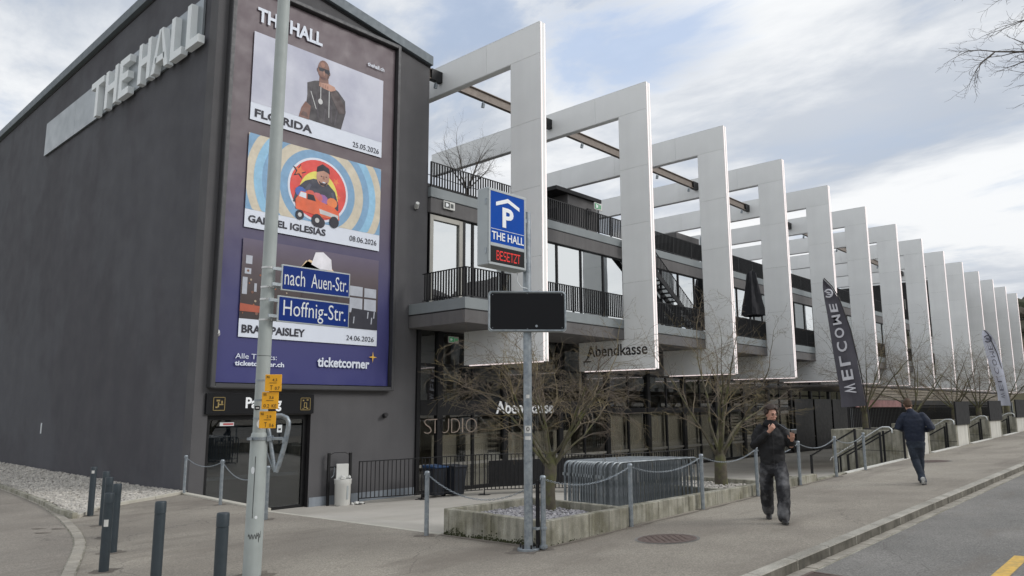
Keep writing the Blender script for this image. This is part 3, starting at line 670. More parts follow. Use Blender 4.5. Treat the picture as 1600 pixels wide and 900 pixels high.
    for a,b,c,d in ((14.05,14.55,5.3,5.62),(14.62,15.1,5.3,5.6),(14.05,14.55,4.75,5.24),(14.62,15.1,4.85,5.24),(10.42,10.62,5.85,6.1),(10.4,10.6,5.55,5.72),(10.35,10.5,4.95,5.45),(11.05,11.15,5.0,5.35),(10.72,10.8,5.05,5.3)): poly('print',[(a,c),(b,c),(b,d),(a,d)],pale,.009)
    for q in range(26):
        a=10.4+((q*37)%100)/100*1.5; b=4.4+((q*53)%100)/100*1.5; r=.02+.03*((q*17)%10)/10; poly('print',EL(a,b,r,r,8),Fm('print_bokeh%d'%(q%3),((150,92,60),(176,160,140),(120,84,70))[q%3]),.0085)
    poly('print',[(X0,4.45),(11.3,4.45),(11.2,4.62),(X0,4.68)],Fm('print_amber',(170,84,60)),.009)
    poly('print',[(14.0,4.24),(14.15,4.9),(15.17,4.85),(15.17,4.24)],ink,.010)
    for a,b in ((14.2,4.4),(14.75,4.6),(15.0,4.62),(14.9,4.42)): poly('print',[(a,b),(a+.04,b),(a+.06,b+.22),(a+.02,b+.22)],pale,.012)
    poly('print',[(12.1,4.24),(12.3,5.2),(12.65,5.45),(13.2,5.45),(13.6,5.2),(13.8,4.24)],Fm('print_coat',(58,48,52)),.010); poly('print',EL(12.95,5.6,.24,.3,18),skd,.011)
    poly('print',[(12.2,5.95),(12.4,6.22),(12.9,6.05),(13.5,5.75),(13.52,5.9),(13.3,6.1),(12.95,6.15),(12.5,6.26)],Fm('print_hat_shade',(226,198,160)),.013)
    poly('print',[(12.22,5.98),(12.55,5.86),(13.5,5.72),(13.3,6.1),(12.4,6.2)],Fm('print_hat_shade',(226,198,160)),.0125)
    poly('print',[(12.58,6.12),(12.72,6.52),(13.0,6.56),(13.3,6.36),(13.34,6.02),(12.9,6.0)],Fm('print_hat',(228,226,232)),.015)
    txt('BRAD PAISLEY',10.4,12.46,3.83,4.07,ink,.03); txt('24.06.2026',13.97,15.05,3.84,4.00,ink)
    txt('Alle Tickets:',10.26,11.55,3.09,3.24,white); txt('ticketcorner.ch',10.25,11.8,2.89,3.03,white,.03)
    txt('ticketcorner',12.94,14.9,2.95,3.26,white,.03)
    poly('print',[(15.03+(.17 if i%2==0 else .035)*math.sin(i*PI/4),3.34+(.19 if i%2==0 else .035)*math.cos(i*PI/4)) for i in range(8)][::-1],Fm('print_star',(240,190,70)),.012)
build_poster()
def build_parking_sign():
    t=thing('parking_sign','black Parking sign board with gold pictograms above the glass door','sign',(11.2,TY,1.5))
    part('board',MB().box(9.52,12.9,TY-.10,TY-.005,1.53,2.10),M_signblk,t,bevel=.006)
    part('lettering',text_mesh('Parking',(10.66,TY-.112,1.60),(1.13,0,0),(0,0,.40),.006,.03),M_wprint,t)
    for cx in (9.88,12.6):
        mb=MB(); a,b=cx-.17,cx+.17
        for q in ((a,b,1.63,1.645),(a,b,1.985,2.0),(a,a+.015,1.63,2.0),(b-.015,b,1.63,2.0)): mb.box(q[0],q[1],TY-.112,TY-.101,q[2],q[3])
        if cx<11:
            for q in ((-.1,-.04,1.70,1.74),(-.04,.0,1.72,1.86),(.0,.12,1.78,1.81),(-.08,.02,1.88,1.93),(.06,.1,1.82,1.9)): mb.box(cx+q[0],cx+q[1],TY-.112,TY-.101,q[2],q[3])
        else:
            for q in ((-.05,-.03,1.72,1.84),(.03,.05,1.72,1.84),(-.05,.05,1.70,1.72),(-.05,.05,1.84,1.86),(-.1,-.05,1.9,1.94),(.03,.1,1.92,1.95),(.04,.1,1.67,1.70),(-.1,-.04,1.66,1.68)): mb.box(cx+q[0],cx+q[1],TY-.112,TY-.101,q[2],q[3])
        part('pictogram',mb,M_gold,t)
    s=thing('door_sticker','small white and red notice stuck to the parking door glass','sign',(10.3,TY+.2,1.2))
    part('sheet',MB().box(10.08,10.5,TY+.195,TY+.2,1.20,1.30),M_wsign,s); part('print',MB().box(10.18,10.48,TY+.192,TY+.195,1.225,1.275),mat('notice_red',srgb(190,80,84),.6),s)
    s=thing('door_notice','small white paper taped to the right leaf of the parking door','sign',(11.95,TY+.2,1.1))
    part('sheet',MB().box(11.86,12.02,TY+.19,TY+.2,.98,1.2),M_wsign,s); part('print',MB().box(11.9,11.98,TY+.186,TY+.19,1.04,1.1),M_ink,s)
build_parking_sign()
# ================================================================= EVENT BUILDING
FX=[18.95+6.82*k for k in range(14)]
def build_event():
    t=thing('event_building','long dark glass fronted venue with two balcony levels behind the white frames','building',(17,20.3,-1.25))
    XE=112.
    # volume: roof slab, interior
    part('roof_deck',MB().box(17.42,XE,20.45,46,9.15,9.62),M_soffit,t)
    part('floor_slab',MB().box(17.0,XE,20.45,46,4.4,5.2),M_soffit,t)
    part('ground_floor',MB().box(17.0,XE,20.4,46,-1.6,-1.25),mat('interior_floor',srgb(120,112,104),.5,var=.1),t)
    part('rear_wall',MB().box(17.0,XE,28,28.3,-1.25,4.4),mat('interior_wall',srgb(150,142,128),.8,var=.2,vs=.5),t)
    part('rear_wall',MB().box(17.42,XE,25,25.3,5.2,9.15),mat('interior_wall2',srgb(96,92,88),.8,var=.2,vs=.5),t)
    cl=MB()
    for x in range(22,100,7): cl.box(x,x+.35,23.2,23.55,-1.25,4.4)
    part('interior_columns',cl,M_mull,t)
    bl=MB(); rn=random.Random(8)
    for x in (20.6,24,27.3,36,43,50,57):
        for i in range(9): bl.box(x,x+1.5,21.1,21.12,-.55+i*.2,-.47+i*.2)
    part('blinds',bl,mat('blind_grey',srgb(150,146,136),.7),t)
    cur=mat('curtain_grey',srgb(196,190,178),.85,var=.12,vs=.6)
    for j,x in enumerate([28.27+1.705*i for i in range(13)]):
        if j in (6,): continue
        if 7<=j<=10: 
            bb=MB(); [bb.box(x+.12,x+1.6,20.5,20.515,-.2+i*.17,-.1+i*.17) for i in range(9)]; part('blinds',bb,cur,t); part('curtain',MB().box(x+.1,x+1.62,20.52,20.54,-1.25,-.3),cur,t)
        else: part('curtain',MB().box(x+.1,x+1.62,20.5,20.52,-1.25,1.4),cur,t)
    for x in (18.3,20.0,22.0,23.6,25.2): part('curtain',MB().box(x,x+1.2,20.9,20.92,-1.25,.7),cur,t)
    ct=MB(); ct.box(20.9,22.1,21.0,21.6,-.32,-.06).box(24.6,25.4,21.0,21.6,-.3,-.1)
    part('counter',ct,M_white2,t)
    # lower balcony slab : fascia cap, render band
    def slab(nm,x0,x1,y0,y1,z):
        part(nm+'_fascia',MB().box(x0,x1,y0,y1,z-.37,z),M_fascia,t,bevel=.01)
        part(nm+'_joint',MB().box(x0+.03,x1,y0+.03,y1,z-.41,z-.37),M_ink,t)
        part(nm+'_band',MB().box(x0+.02,x1,y0+.02,y1,z-.83-(.12 if z>8 else 0),z-.41),M_band,t,bevel=.01)
    slab('balcony',16.6,XE,17.42,20.28,5.25); slab('terrace',17.44,XE,20.15,20.5,9.7)
    # upper windows (level one)
    zt=8.72; ym=20.35
    xs=[17.5,19.75]+[19.75+1.705*j for j in range(1,48)]
    fr=MB()
    for i,x in enumerate(xs[1:]):
        if i<22: part('mullion',MB().box(x-.045,x+.045,ym-.06,ym+.06,5.25,zt),M_mull,t)
        else: fr.box(x-.045,x+.045,ym-.06,ym+.06,5.25,zt)
    part('mullion',fr,M_mull,t,kind='stuff')
    part('window_head',MB().box(17.44,XE,ym-.07,ym+.07,zt,zt+.05),M_mull,t)
    for i,(a,b) in enumerate(zip(xs[:-1],xs[1:])): part('window_pane',MB().box(a+.045,b-.045,ym-.012,ym+.012,5.25,zt),M_glassU,t)
    # framed first window
    w=part('window_frame',MB().box(17.5,17.68,ym-.1,ym-.02,5.25,zt-.02).box(18.98,19.16,ym-.1,ym-.02,5.25,zt-.02).box(17.68,18.98,ym-.1,ym-.02,zt-.2,zt-.02),M_alu,t,bevel=.008)
    part('window_frame',MB().box(17.47,17.5,ym-.12,ym,5.25,zt).box(19.16,19.3,ym-.1,ym,5.25,zt),M_mull,t)
    # ground floor glazing
    gy=20.3; xs=[17.0]+[18.05+1.705*j for j in range(0,53)]
    thick=lambda x:abs(((x-28.27)/3.41)-round((x-28.27)/3.41))<.1
    far=MB()
    for i,x in enumerate(xs[1:]):
        q=MB().box(x-(.13 if thick(x) else .05),x+(.13 if thick(x) else .05),gy-(.12 if thick(x) else .06),gy+.05,-1.25,4.4)
        if i<32: part('mullion',q,M_mull,t)
        else: far.add(q.v,q.f)
    part('mullion',far,M_mull,t,kind='stuff')
    part('door_post',MB().box(17.0,17.16,gy-.08,gy+.05,-1.25,4.4),M_mull,t)
    part('transom',MB().box(17.16,28,gy-.09,gy+.05,1.42,1.95),M_mull,t)
    part('transom',MB().box(28,XE,gy-.09,gy+.05,1.42,1.66),M_mull,t)
    part('transom',MB().box(17.16,XE,gy-.07,gy+.05,-1.25,-1.12),M_mull,t)
    part('rail',MB().box(17.16,XE,gy-.05,gy+.0,-.36,-.26),M_alu,t)
    hd=MB().box(17.16,XE,gy-.05,gy+.05,3.15,3.25); part('transom',hd,M_mull,t)
    for i,(a,b) in enumerate(zip(xs[:-1],xs[1:])):
        aa,bb=a+(.13 if thick(a) else .05),b-(.13 if thick(b) else .05)
        if i>37: continue
        if a<28: bands=((-1.12,1.42),(1.95,4.4))
        else: bands=((-1.12,1.42),(1.66,3.15))
        for z0,z1 in bands: part('pane',MB().box(aa,bb,gy-.02,gy,z0,z1),M_glassG,t)
        if a>=28: part('spandrel',MB().box(aa,bb,gy-.03,gy,3.25,4.4),mat('spandrel_grey',srgb(112,110,110),.6,var=.1),t)
    part('pane',MB().box(82.9,XE,gy-.02,gy,-1.12,4.4),M_glassG,t)
    # dark closed doors
    dk=mat('closed_shutter',srgb(34,35,37),.45,var=.1,vs=2)
    for a in (49.0,52.4,55.8,59.2): part('shutter_door',MB().box(a+.15,a+3.25,gy-.14,gy-.08,-1.12,2.2),dk,t,bevel=.01)
    part('shutter_door',MB().box(62.6,XE,gy-.14,gy-.1,-1.12,2.6),dk,t)
    # soffit under the balcony already slab ; ceiling lamps
    return t
ev=build_event()
# railings
def railing(name,label,x0,x1,y,z,h,n_ind,side=None):
    t=thing(name,label,'railing',(x0,y,z))
    part('handrail',MB().box(x0,x1,y-.02,y+.02,z+h-.03,z+h),M_black,t)
    part('bottom_rail',MB().box(x0,x1,y-.015,y+.015,z+.06,z+.085),M_black,t)
    b=MB().box(-.016,.016,-.028,.028,.085,h-.03); me=b.mesh('baluster',M_black); pm=MB().box(-.028,.028,-.032,.032,0,h-.02).mesh('post',M_black)
    far=MB(); n=int((x1-x0)/.135)
    for i in range(n+1):
        x=x0+.03+i*.135
        if i<n_ind: inst('post' if i%14==0 else 'baluster',pm if i%14==0 else me,t,(x,y,z))
        else:
            w=.028 if i%14==0 else .016; far.box(x-w,x+w,y-.028,y+.028,z+.02,z+h-.03)
    if far.v: part('baluster',far,M_black,t,kind='stuff')
    if side:
        part('handrail',MB().box(x0-.01,x0+.03,y+.02,side,z+h-.03,z+h),M_black,t); part('bottom_rail',MB().box(x0,x0+.03,y+.02,side,z+.06,z+.085),M_black,t)
        yy=y+.135
        while yy<side: inst('baluster',me,t,(x0+.015,yy,z),PI/2); yy+=.135
    return t
railing('balcony_railing','black vertical bar railing along the lower balcony with a return at its left end',16.68,112,17.5,5.25,1.03,125,19.65)
railing('terrace_railing','black vertical bar railing along the upper roof terrace edge',17.46,112,20.2,9.7,.98,150)
def build_frames():
    names=['nearest the dark hall','carrying the Abendkasse lettering','third from the dark hall','fourth from the dark hall, left of the dark beach flag','fifth from the dark hall, behind the dark beach flag','sixth from the dark hall','seventh from the dark hall','eighth from the dark hall','ninth from the dark hall','tenth from the dark hall','eleventh from the dark hall','twelfth from the dark hall','last but one in the row','last and farthest in the row']
    def P(y0,y1,z0,z1):
        g=.0035; return MB().box(-.14,.14,y0+g,y1-g,z0+g,z1-g)
    pcs=[(16.02,17.42,4.42,6.75),(16.02,17.42,6.75,9.19),(16.02,17.42,9.19,11.61),(16.02,17.42,11.61,14.03),
         (16.02,18.66,14.03,15.2),(18.66,22.4,14.03,15.2),(22.4,26.2,14.03,15.2),(26.2,29.6,14.03,15.2),(16.02,19.78,3.2,4.42)]
    meshes=[(MB().add(P(*q).v,P(*q).f)).mesh('panel',M_fin,(0,16,3.2),bevel=.004) for q in pcs]
    core=MB().box(-.114,.114,16.03,17.41,4.41,14.04).box(-.114,.114,16.03,29.59,14.04,15.19).box(-.114,.114,16.03,19.77,3.21,4.41).mesh('core',M_core,(0,16,3.2))
    cap=MB().box(-.14,.14,16.0,16.02,3.2,15.2).box(-.14,.14,16.02,29.6,15.2,15.22).box(-.14,.14,17.42,17.43,4.43,14.02).box(-.14,.14,17.43,29.6,14.01,14.02).mesh('edge_cover',M_fin,(0,16,3.2))
    led=MB().box(-.10,-.085,15.985,16.0,3.2,15.2).box(-.135,-.12,16.0,19.5,3.165,3.2).box(.085,.1,15.985,16.0,3.2,15.2).mesh('light_strip',M_led,(0,16,3.2))
    for k,x in enumerate(FX):
        t=thing('white_frame','white panelled rectangular frame, '+names[k],'frame',(x,16,3.2),'white frames along the venue front')
        inst('core',core,t,(x,16,3.2)); inst('edge_cover',cap,t,(x,16,3.2)); inst('light_strip',led,t,(x,16,3.2))
        for m in meshes: inst('panel',m,t,(x,16,3.2))
        if k==1:
            part('lettering',text_mesh('Abendkasse',(x-.142,19.35,3.78),(0,-3.02,0),(0,0,.48),.004,.015),M_ink,t)
            part('arrow',MB().add([(x-.143,19.55,3.62),(x-.143,19.15,3.62),(x-.143,19.15,3.57),(x-.143,19.49,3.57),(x-.143,19.49,3.35)],[(0,1,2,3,4)]).add([(x-.143,19.5,3.6),(x-.143,19.1,4.0),(x-.143,19.06,3.96),(x-.143,19.47,3.56)],[(0,1,2,3)]),M_ink,t)
build_frames()
def build_beam():
    t=thing('steel_beam','long black steel beam running through the white frames under the sky','beam',(17.4,21.3,14.7))
    for i,(a,b) in enumerate(zip([17.0]+FX[:-1],FX)):
        mb=MB(); a2=a+(.15 if i else 0); b2=b-.15
        mb.box(a2,b2,21.22,21.24,14.50,14.86).box(a2,b2,21.14,21.32,14.86,14.89).box(a2,b2,21.14,21.32,14.47,14.50)
        part('beam_segment',mb,mat('beam_brown',srgb(128,118,110),.6,.2,var=.1),t)
        part('end_plate',MB().box(b2-.55,b2,21.12,21.34,14.46,14.90),M_black,t); 
        if i: part('end_plate',MB().box(a2,a2+.2,21.12,21.34,14.46,14.90),M_black,t)
        for q in (.32,.85):
            x=a2+(b2-a2)*q; part('spotlight',MB().tube([(x,21.23,14.47),(x,21.23,14.33)],.03,6).tube([(x,21.2,14.36),(x,21.24,14.18)],.075,8),M_galv,t)
    t=thing('roof_cable','thin dark cable strung over the roof terrace behind the frames','cable',(20,29,14))
    part('cable',MB().tube([(19,29.4,14.1),(28,29.3,13.9),(40,29.2,14.0)],.02,5),M_ink,t)
build_beam()
def build_roof_items():
    # roof boxes / stair heads
    t=thing('roof_plant_room','dark grey plant room with roof overhang on the terrace','building',(31,25,9.7))
    part('wall',MB().box(30.6,33.2,24.2,28,9.62,13.0),mat('plant_room_grey',srgb(112,110,110),.8,var=.1),t); part('roof',MB().box(29.4,33.4,24.0,28.2,13.0,13.2),M_black,t); part('door',MB().box(30.57,30.6,25,26.4,9.7,12.4),M_black,t)
    part('lamp',MB().box(32.2,32.5,24.05,24.2,12.2,12.5),M_ink,t)
    t=thing('roof_stairhead','dark narrow stair head standing between the third and fourth frames','building',(44,24.5,9.7))
    part('wall',MB().box(43.2,46.2,25,28,9.62,13.2),M_band,t); part('door',MB().box(43.17,43.2,25.4,27.4,9.7,12.6),M_black,t); part('pipe',MB().tube([(46.3,24.9,9.7),(46.3,24.9,13.4)],.06,6),M_galv,t)
    t=thing('rear_parapet','grey rendered parapet at the back of the roof terrace','wall',(19,30,9.7))
    part('wall',MB().box(17.5,110,30,30.3,9.62,10.75),M_band,t)
    t=thing('roof_hall','black clad upper hall under the farthest frames','building',(81,25,9.7))
    part('wall',MB().box(81.5,111,18.2,40,9.62,14.0),mat('cladding_black',srgb(44,44,46),.7,var=.15),t)
    part('grille',(lambda m:[m.box(81.42,81.5,18.5+i*.5,18.6+i*.5,11.2,12.3) for i in range(14)] and m)(MB()),M_alu,t)
    # low dark terrace box left (behind railing by the tower)
    t=thing('terrace_shelter','low dark shelter behind the upper railing next to the dark hall','shelter',(20,24,9.7))
    part('roof',MB().box(18.0,27.5,24.4,27.2,11.35,11.5),M_black,t)
    part('wall',MB().box(18.2,21.4,24.6,27,9.62,11.35),M_band,t); part('post',MB().box(27.2,27.35,24.5,24.65,9.7,11.35),M_black,t)
    part('wall',MB().box(24.6,27.1,26.6,27,9.62,11.35),M_band,t)
    # exit signs
    def exitsign(nm,x,y,z,lab,green=True,w=.52,h=.26):
        s=thing('exit_sign',lab,'exit sign',(x,y,z)); 
        part('case',MB().box(x-w/2,x+w/2,y-.05,y,z,z+h),M_white2,s,bevel=.006)
        g=mat('exit_green',srgb(70,130,96),.4,emit=srgb(80,160,110),es=.25) if green else mat('exit_dim',srgb(70,74,72),.4)
        part('face',MB().box(x-w/2+.03,x+.02,y-.056,y-.051,z+.04,z+h-.04),g,s)
        m=MB().box(x-.18,x-.1,y-.061,y-.057,z+.08,z+h-.08).box(x-.11,x-.05,y-.061,y-.057,z+.11,z+h-.11); part('pictogram',m,M_wprint,s)
        part('arrow',MB().box(x+.06,x+.2,y-.056,y-.051,z+.07,z+h-.07),g,s)
    exitsign('e',18.3,20.13,8.98,'white and grey exit sign above the framed balcony window',False,.56,.3)
    exitsign('e',28.2,20.5,10.95,'green exit sign on a short post over the upper terrace railing',True,.6,.34)
    exitsign('e',18.6,20.15,4.02,'pale green exit sign under the lower balcony by the glass',True,.5,.24)
    exitsign('e',73.5,20.0,8.4,'tiny green exit sign in the gap between the sixth and seventh frames',True,1.3,.6)
    # signpost for second exit sign
    s=thing('sign_post','short black post carrying the terrace exit sign','post',(28.2,20.47,9.7)); part('post',MB().box(28.17,28.23,20.44,20.5,9.7,10.95),M_ink,s)
    # stairs from terrace to balcony
    t=thing('outdoor_stair','black steel stair with bar railing from the terrace down to the balcony','stair',(29.6,19.8,5.25))
    n=24; x0,x1,zt,zb=29.6,36.3,9.7,5.25
    part('stringer',MB().add([(x0,19.55,zt-.35),(x1,19.55,zb-.0),(x1,19.55,zb+.3),(x0,19.55,zt),(x0,19.5,zt-.35),(x1,19.5,zb),(x1,19.5,zb+.3),(x0,19.5,zt)],[(0,1,2,3),(7,6,5,4),(0,4,5,1),(3,2,6,7)]),M_black,t)
    part('stringer',MB().add([(x0,20.13,zt-.35),(x1,20.13,zb-.0),(x1,20.13,zb+.3),(x0,20.13,zt),(x0,20.08,zt-.35),(x1,20.08,zb),(x1,20.08,zb+.3),(x0,20.08,zt)],[(0,1,2,3),(7,6,5,4),(0,4,5,1),(3,2,6,7)]),M_black,t)
    for i in range(n):
        x=x0+(x1-x0)*(i+.5)/n; z=zt-(zt-zb)*(i+1)/n+.15; part('tread',MB().box(x-.14,x+.14,19.55,20.08,z-.04,z),M_black,t)
    hr=MB(); hr.tube([(x0,19.53,zt+.95),(x1,19.53,zb+1.0)],.025,6); part('handrail',hr,M_black,t)
    bm=MB().box(-.014,.014,-.014,.014,0,.95).mesh('baluster',M_black)
    for i in range(50):
        f=(i+.5)/50; inst('baluster',bm,t,(x0+(x1-x0)*f,19.53,zt+(zb-zt)*f+.0))
    # closed parasol and tables on the balcony
    t=thing('parasol','tall closed black parasol standing on the lower balcony','parasol',(40.6,18.7,5.25))
    part('pole',MB().tube([(40.6,18.7,5.3),(40.6,18.7,9.5)],.05,8),M_ink,t)
    mb=MB(); prof=[(.05,9.45),(.22,9.3),(.3,8.7),(.38,8.0),(.5,7.4),(.62,6.85),(.5,6.8)]; n=20
    vs=[]
    for r,z in prof:
        for k in range(n): rr=r*(1+.28*math.cos(5*2*PI*k/n+z)); vs.append((40.6+rr*math.cos(2*PI*k/n),18.7+rr*math.sin(2*PI*k/n),z))
    mb.add(vs,[(i*n+k,(i+1)*n+k,(i+1)*n+(k+1)%n,i*n+(k+1)%n) for i in range(len(prof)-1) for k in range(n)]); part('canopy',mb,mat('parasol_cloth',srgb(38,38,42),.9,var=.15),t,smooth=True)
    part('base',MB().cyl(40.6,18.7,5.25,5.33,.4,12),M_ink,t)
    # terrace tree
    return
build_roof_items()
def glass_text():
    t=thing('studio_lettering','pale STUDIO lettering on the dark glass left of the leafless tree','sign',(17.3,20.2,.8))
    for s,a,w in zip('STUDIO',(17.32,17.62,18.08,18.6,19.13,19.32),(.34,.4,.4,.42,.05,.56)):
        part('letter',text_mesh(s,(a,20.2,.80),(w,0,0),(0,0,.5),.02,-.028),mat('letter_taupe',srgb(150,136,124),.6),t)
    t=thing('abendkasse_sign','white Abendkasse letters fixed to the transom above the ticket counter','sign',(20.8,20.15,1.4))
    part('lettering',text_mesh('Abendkasse',(20.87,20.17,1.45),(3.45,0,0),(0,0,.48),.04,.01),M_wprint,t)
glass_text()
# ================================================================= STREET OBJECTS
def g3(x,y,dz=0): return (x,y,G(x,y)+dz)
# dark bollards
def build_bollards():
    def proto(x,y,lab):
        z=G(x,y); t=thing('bollard',lab,'bollard',(x,y,z),'dark bollards along the driveway'); t2=(x,y,z)
        body=MB().lathe(0,0,[(.061,-.1),(.061,.86)],20); cap=MB().lathe(0,0,[(.056,.86),(.056,.868),(.063,.87),(.063,.985),(.058,1.0),(.0,1.005)],20)
        part('body',body,M_boll,t,local=True,smooth=True); part('cap',cap,M_boll,t,local=True,smooth=True); return t
    spots=[(5.91,17.53,'dark bollard farthest up the drive, with a white sticker under its cap'),(5.52,15.70,'dark bollard second farthest, standing before the gravel corner'),
      (4.98,14.0,'dark bollard third farthest, mostly hidden behind the next one'),(4.52,12.37,'dark bollard fourth farthest, just behind the one with the sticker'),
      (3.9,10.92,'dark bollard with a white sticker halfway up its body'),(3.84,9.15,'thick looking dark bollard alone left of the lamp pole'),(3.74,7.42,'nearest dark bollard, just left of the lamp pole foot')]
    p=None
    for i,(x,y,l) in enumerate(spots):
        if p is None: t=p=proto(x,y,l)
        else: t=copy_tree(p); t.location=g3(x,y); t['label']=l
    for x,y,h,w in ((5.91,17.53,.9,.05),(3.9,10.92,.62,.075)):
        s=thing('sticker','white sticker on the farthest bollard' if h>.8 else 'white torn sticker on the bollard beside the sett border','sticker',(x,y,G(x,y)+h))
        a=math.atan2(-y,-x)-.2; d=Vector((math.cos(a),math.sin(a),0)); n=Vector((-d.y,d.x,0)); mb=MB(); c=Vector((x,y,G(x,y)+h))
        vs=[c+d*.0635*math.cos(q)+n*.0635*math.sin(q)+Vector((0,0,zz)) for q in (-.5,-.2,.1,.4) for zz in (-w*.6,w*.6)]
        mb.add(vs,[(0,2,3,1),(2,4,5,3),(4,6,7,5)]); part('film',mb,M_white2,s)
build_bollards()
POSTS=[(8.97,20.0,'at the corner of the dark hall'),(8.36,16.75,'before the glass parking door'),(7.66,13.5,'right of the lamp pole, beside the bent tube'),(8.12,9.37,'alone at the plaza edge left of the concrete planter'),(8.22,7.02,'strapped beside the parking sign pole'),
  (10.5,7.1,'at the right end of the near planter'),(12.85,7.1,'in front of the stacked barriers'),(15.15,7.1,'left of the man in black'),(17.5,7.16,'right of the man in black'),(19.75,7.14,'left of the stair handrails'),(21.85,7.12,'last before the navy jacketed man')]
def build_posts():
    p=None; tops=[]
    for i,(x,y,l) in enumerate(POSTS):
        lab='galvanised chain post '+l
        if p is None:
            t=p=thing('chain_post',lab,'post',g3(x,y),'chain posts along the plaza edge')
            part('tube',MB().lathe(0,0,[(.037,-.1),(.037,.97)],14),M_galv,t,local=True,smooth=True); part('cap',MB().lathe(0,0,[(.042,.965),(.042,.985),(.03,1.0),(0,1.004)],14),M_galv,t,local=True,smooth=True)
            part('eye',MB().tube([(.04,0,.93),(.06,0,.95),(.04,0,.97)],.006,5).tube([(-.04,0,.93),(-.06,0,.95),(-.04,0,.97)],.006,5),M_galv,t,local=True)
        else: t=copy_tree(p); t.location=g3(x,y); t['label']=lab
        tops.append(Vector(g3(x,y,.95)))
    labs=['between the hall corner and the parking door post','between the parking door post and the lamp pole','sagging behind the lamp pole','hanging in front of the plaza fence','hanging over the near planter gravel','in front of the stacked barriers','between the barriers and the second leafless tree','behind the man in black','over the plaza right of the man in black','in front of the stair handrails']
    for i in range(10):
        a,b=tops[i],tops[i+1]
        if i in (2,3): continue
        _chain(a,b,'grey steel chain '+labs[i],.17 if i!=1 else .3)
    _chain(tops[3],tops[4],'grey steel chain '+labs[3],.34)
def _chain(a,b,lab,sag):
    L=(b-a).length+sag*.4; n=int(L/.043); mb=MB(); d=(b-a).normalized()
    P=lambda t:a.lerp(b,t)-Vector((0,0,4*sag*t*(1-t)))
    for k in range(n):
        p,q=P(k/n),P((k+1.25)/n); t=(q-p); l=t.length/2; t.normalize(); c=(p+q)/2
        s=t.cross(Vector((0,0,1))).normalized(); u=s.cross(t); w=s if k%2 else u
        pts=[c+t*(l*math.cos(x))+w*(.0115*math.sin(x)) for x in [2*PI*j/8 for j in range(9)]]
        mb.tube(pts,.0036,4,cap=False)
    solo('chain',mb,M_galv,lab,'chain','chains between the posts',origin=tuple(a))
build_posts()
def build_lamp():
    x,y=4.93,8.96; z=G(x,y)
    t=thing('lamp_pole','tall pale grey lamp pole with stickers, clamps and a wider foot','pole',(x,y,z))
    part('pole',MB().lathe(x,y,[(.087,1.38),(.086,4),(.078,12)],28),M_pole,t,smooth=True)
    part('foot',MB().lathe(x,y,[(.112,z-.1),(.108,1.33),(.098,1.38),(.08,1.40)],28),M_pole,t,smooth=True)
    part('service_door',MB().tube([(x-.078,y-.077,.35),(x-.078,y-.077,1.1)],.004,4),M_ink,t)
    part('seam',MB().lathe(x,y,[(.0875,2.36),(.0875,2.366)],28),M_ink,t)
    for zz in (3.52,3.26,3.10,2.83): part('clamp',MB().lathe(x,y,[(.092,zz-.012),(.092,zz+.012)],28).box(x+.05,x+.12,y-.13,y-.07,zz-.012,zz+.012),mat('clamp_steel',srgb(200,200,198),.3,.8),t)
    part('band',MB().lathe(x,y,[(.12,1.30),(.12,1.335)],28).box(x-.17,x-.13,y-.05,y+.0,1.30,1.33),M_galv,t)
    for zz in (2.05,1.80,1.57): part('band',MB().lathe(x,y,[(.091,zz-.01),(.091,zz+.01)],24),M_galv,t)
    # stickers wrapped round the pole
    def wrap(nm,lab,ang,zc,w,h,m,r,pm=None):
        s=thing(nm,lab,'sticker',(x,y,zc)); mb=MB(); N=8
        vs=[(x+r*math.cos(ang+w/r*(i/N-.5)),y+r*math.sin(ang+w/r*(i/N-.5)),zc+k*h/2*(1 if m!=M_wsign else math.sqrt(max(.05,1-(2*i/N-1)**2)))) for i in range(N+1) for k in (-1,1)]
        mb.add(vs,[(2*i,2*i+2,2*i+3,2*i+1) for i in range(N)]); part('film',mb,m,s)
        if pm:
            mb=MB(); vs=[(x+(r+.002)*math.cos(ang+w*.5/r*(i/N-.5)),y+(r+.002)*math.sin(ang+w*.5/r*(i/N-.5)),zc+k*h*.16) for i in range(N+1) for k in (-1,1)]; mb.add(vs,[(2*i,2*i+2,2*i+3,2*i+1) for i in range(N)]); part('print',mb,pm,s)
    A=math.atan2(-y,-x)
    wrap('sticker','round white worn sticker with a dark face just above the pole foot',A+.25,1.50,.11,.12,M_wsign,.1,M_ink)
    wrap('sticker','small black label above the pole foot collar',A-.35,1.70,.08,.05,M_ink,.09,M_white2)
    wrap('sticker','oval white sticker on the left of the pole foot',A-.45,.93,.05,.09,M_wsign,.111)
    wrap('sticker','small dark red and white sticker on the right of the pole foot',A+.75,.62,.045,.09,mat('sticker_dark',srgb(74,40,46),.5),.111,M_white2)
    wrap('sticker','tiny white sticker scrap low on the pole foot',A+.15,.36,.035,.04,M_wsign,.113)
    # graffiti scrawl
    s=thing('graffiti','thin black scribbled line on the pole foot','graffiti',(x,y,.2)); pts=[]
    for i in range(26): a=A-.6+i*.055; pts.append((x+.113*math.cos(a),y+.113*math.sin(a),.13+.03*math.sin(i*1.1)+(.05 if i>16 else 0)*math.sin(i*2.3)))
    part('scribble',MB().tube(pts,.0035,4),M_ink,s)
build_lamp()
for o in bpy.data.objects:
    if o.name=='lamp_pole': o.rotation_mode='AXIS_ANGLE'; o.rotation_axis_angle=(.0068,.734,.679,0)
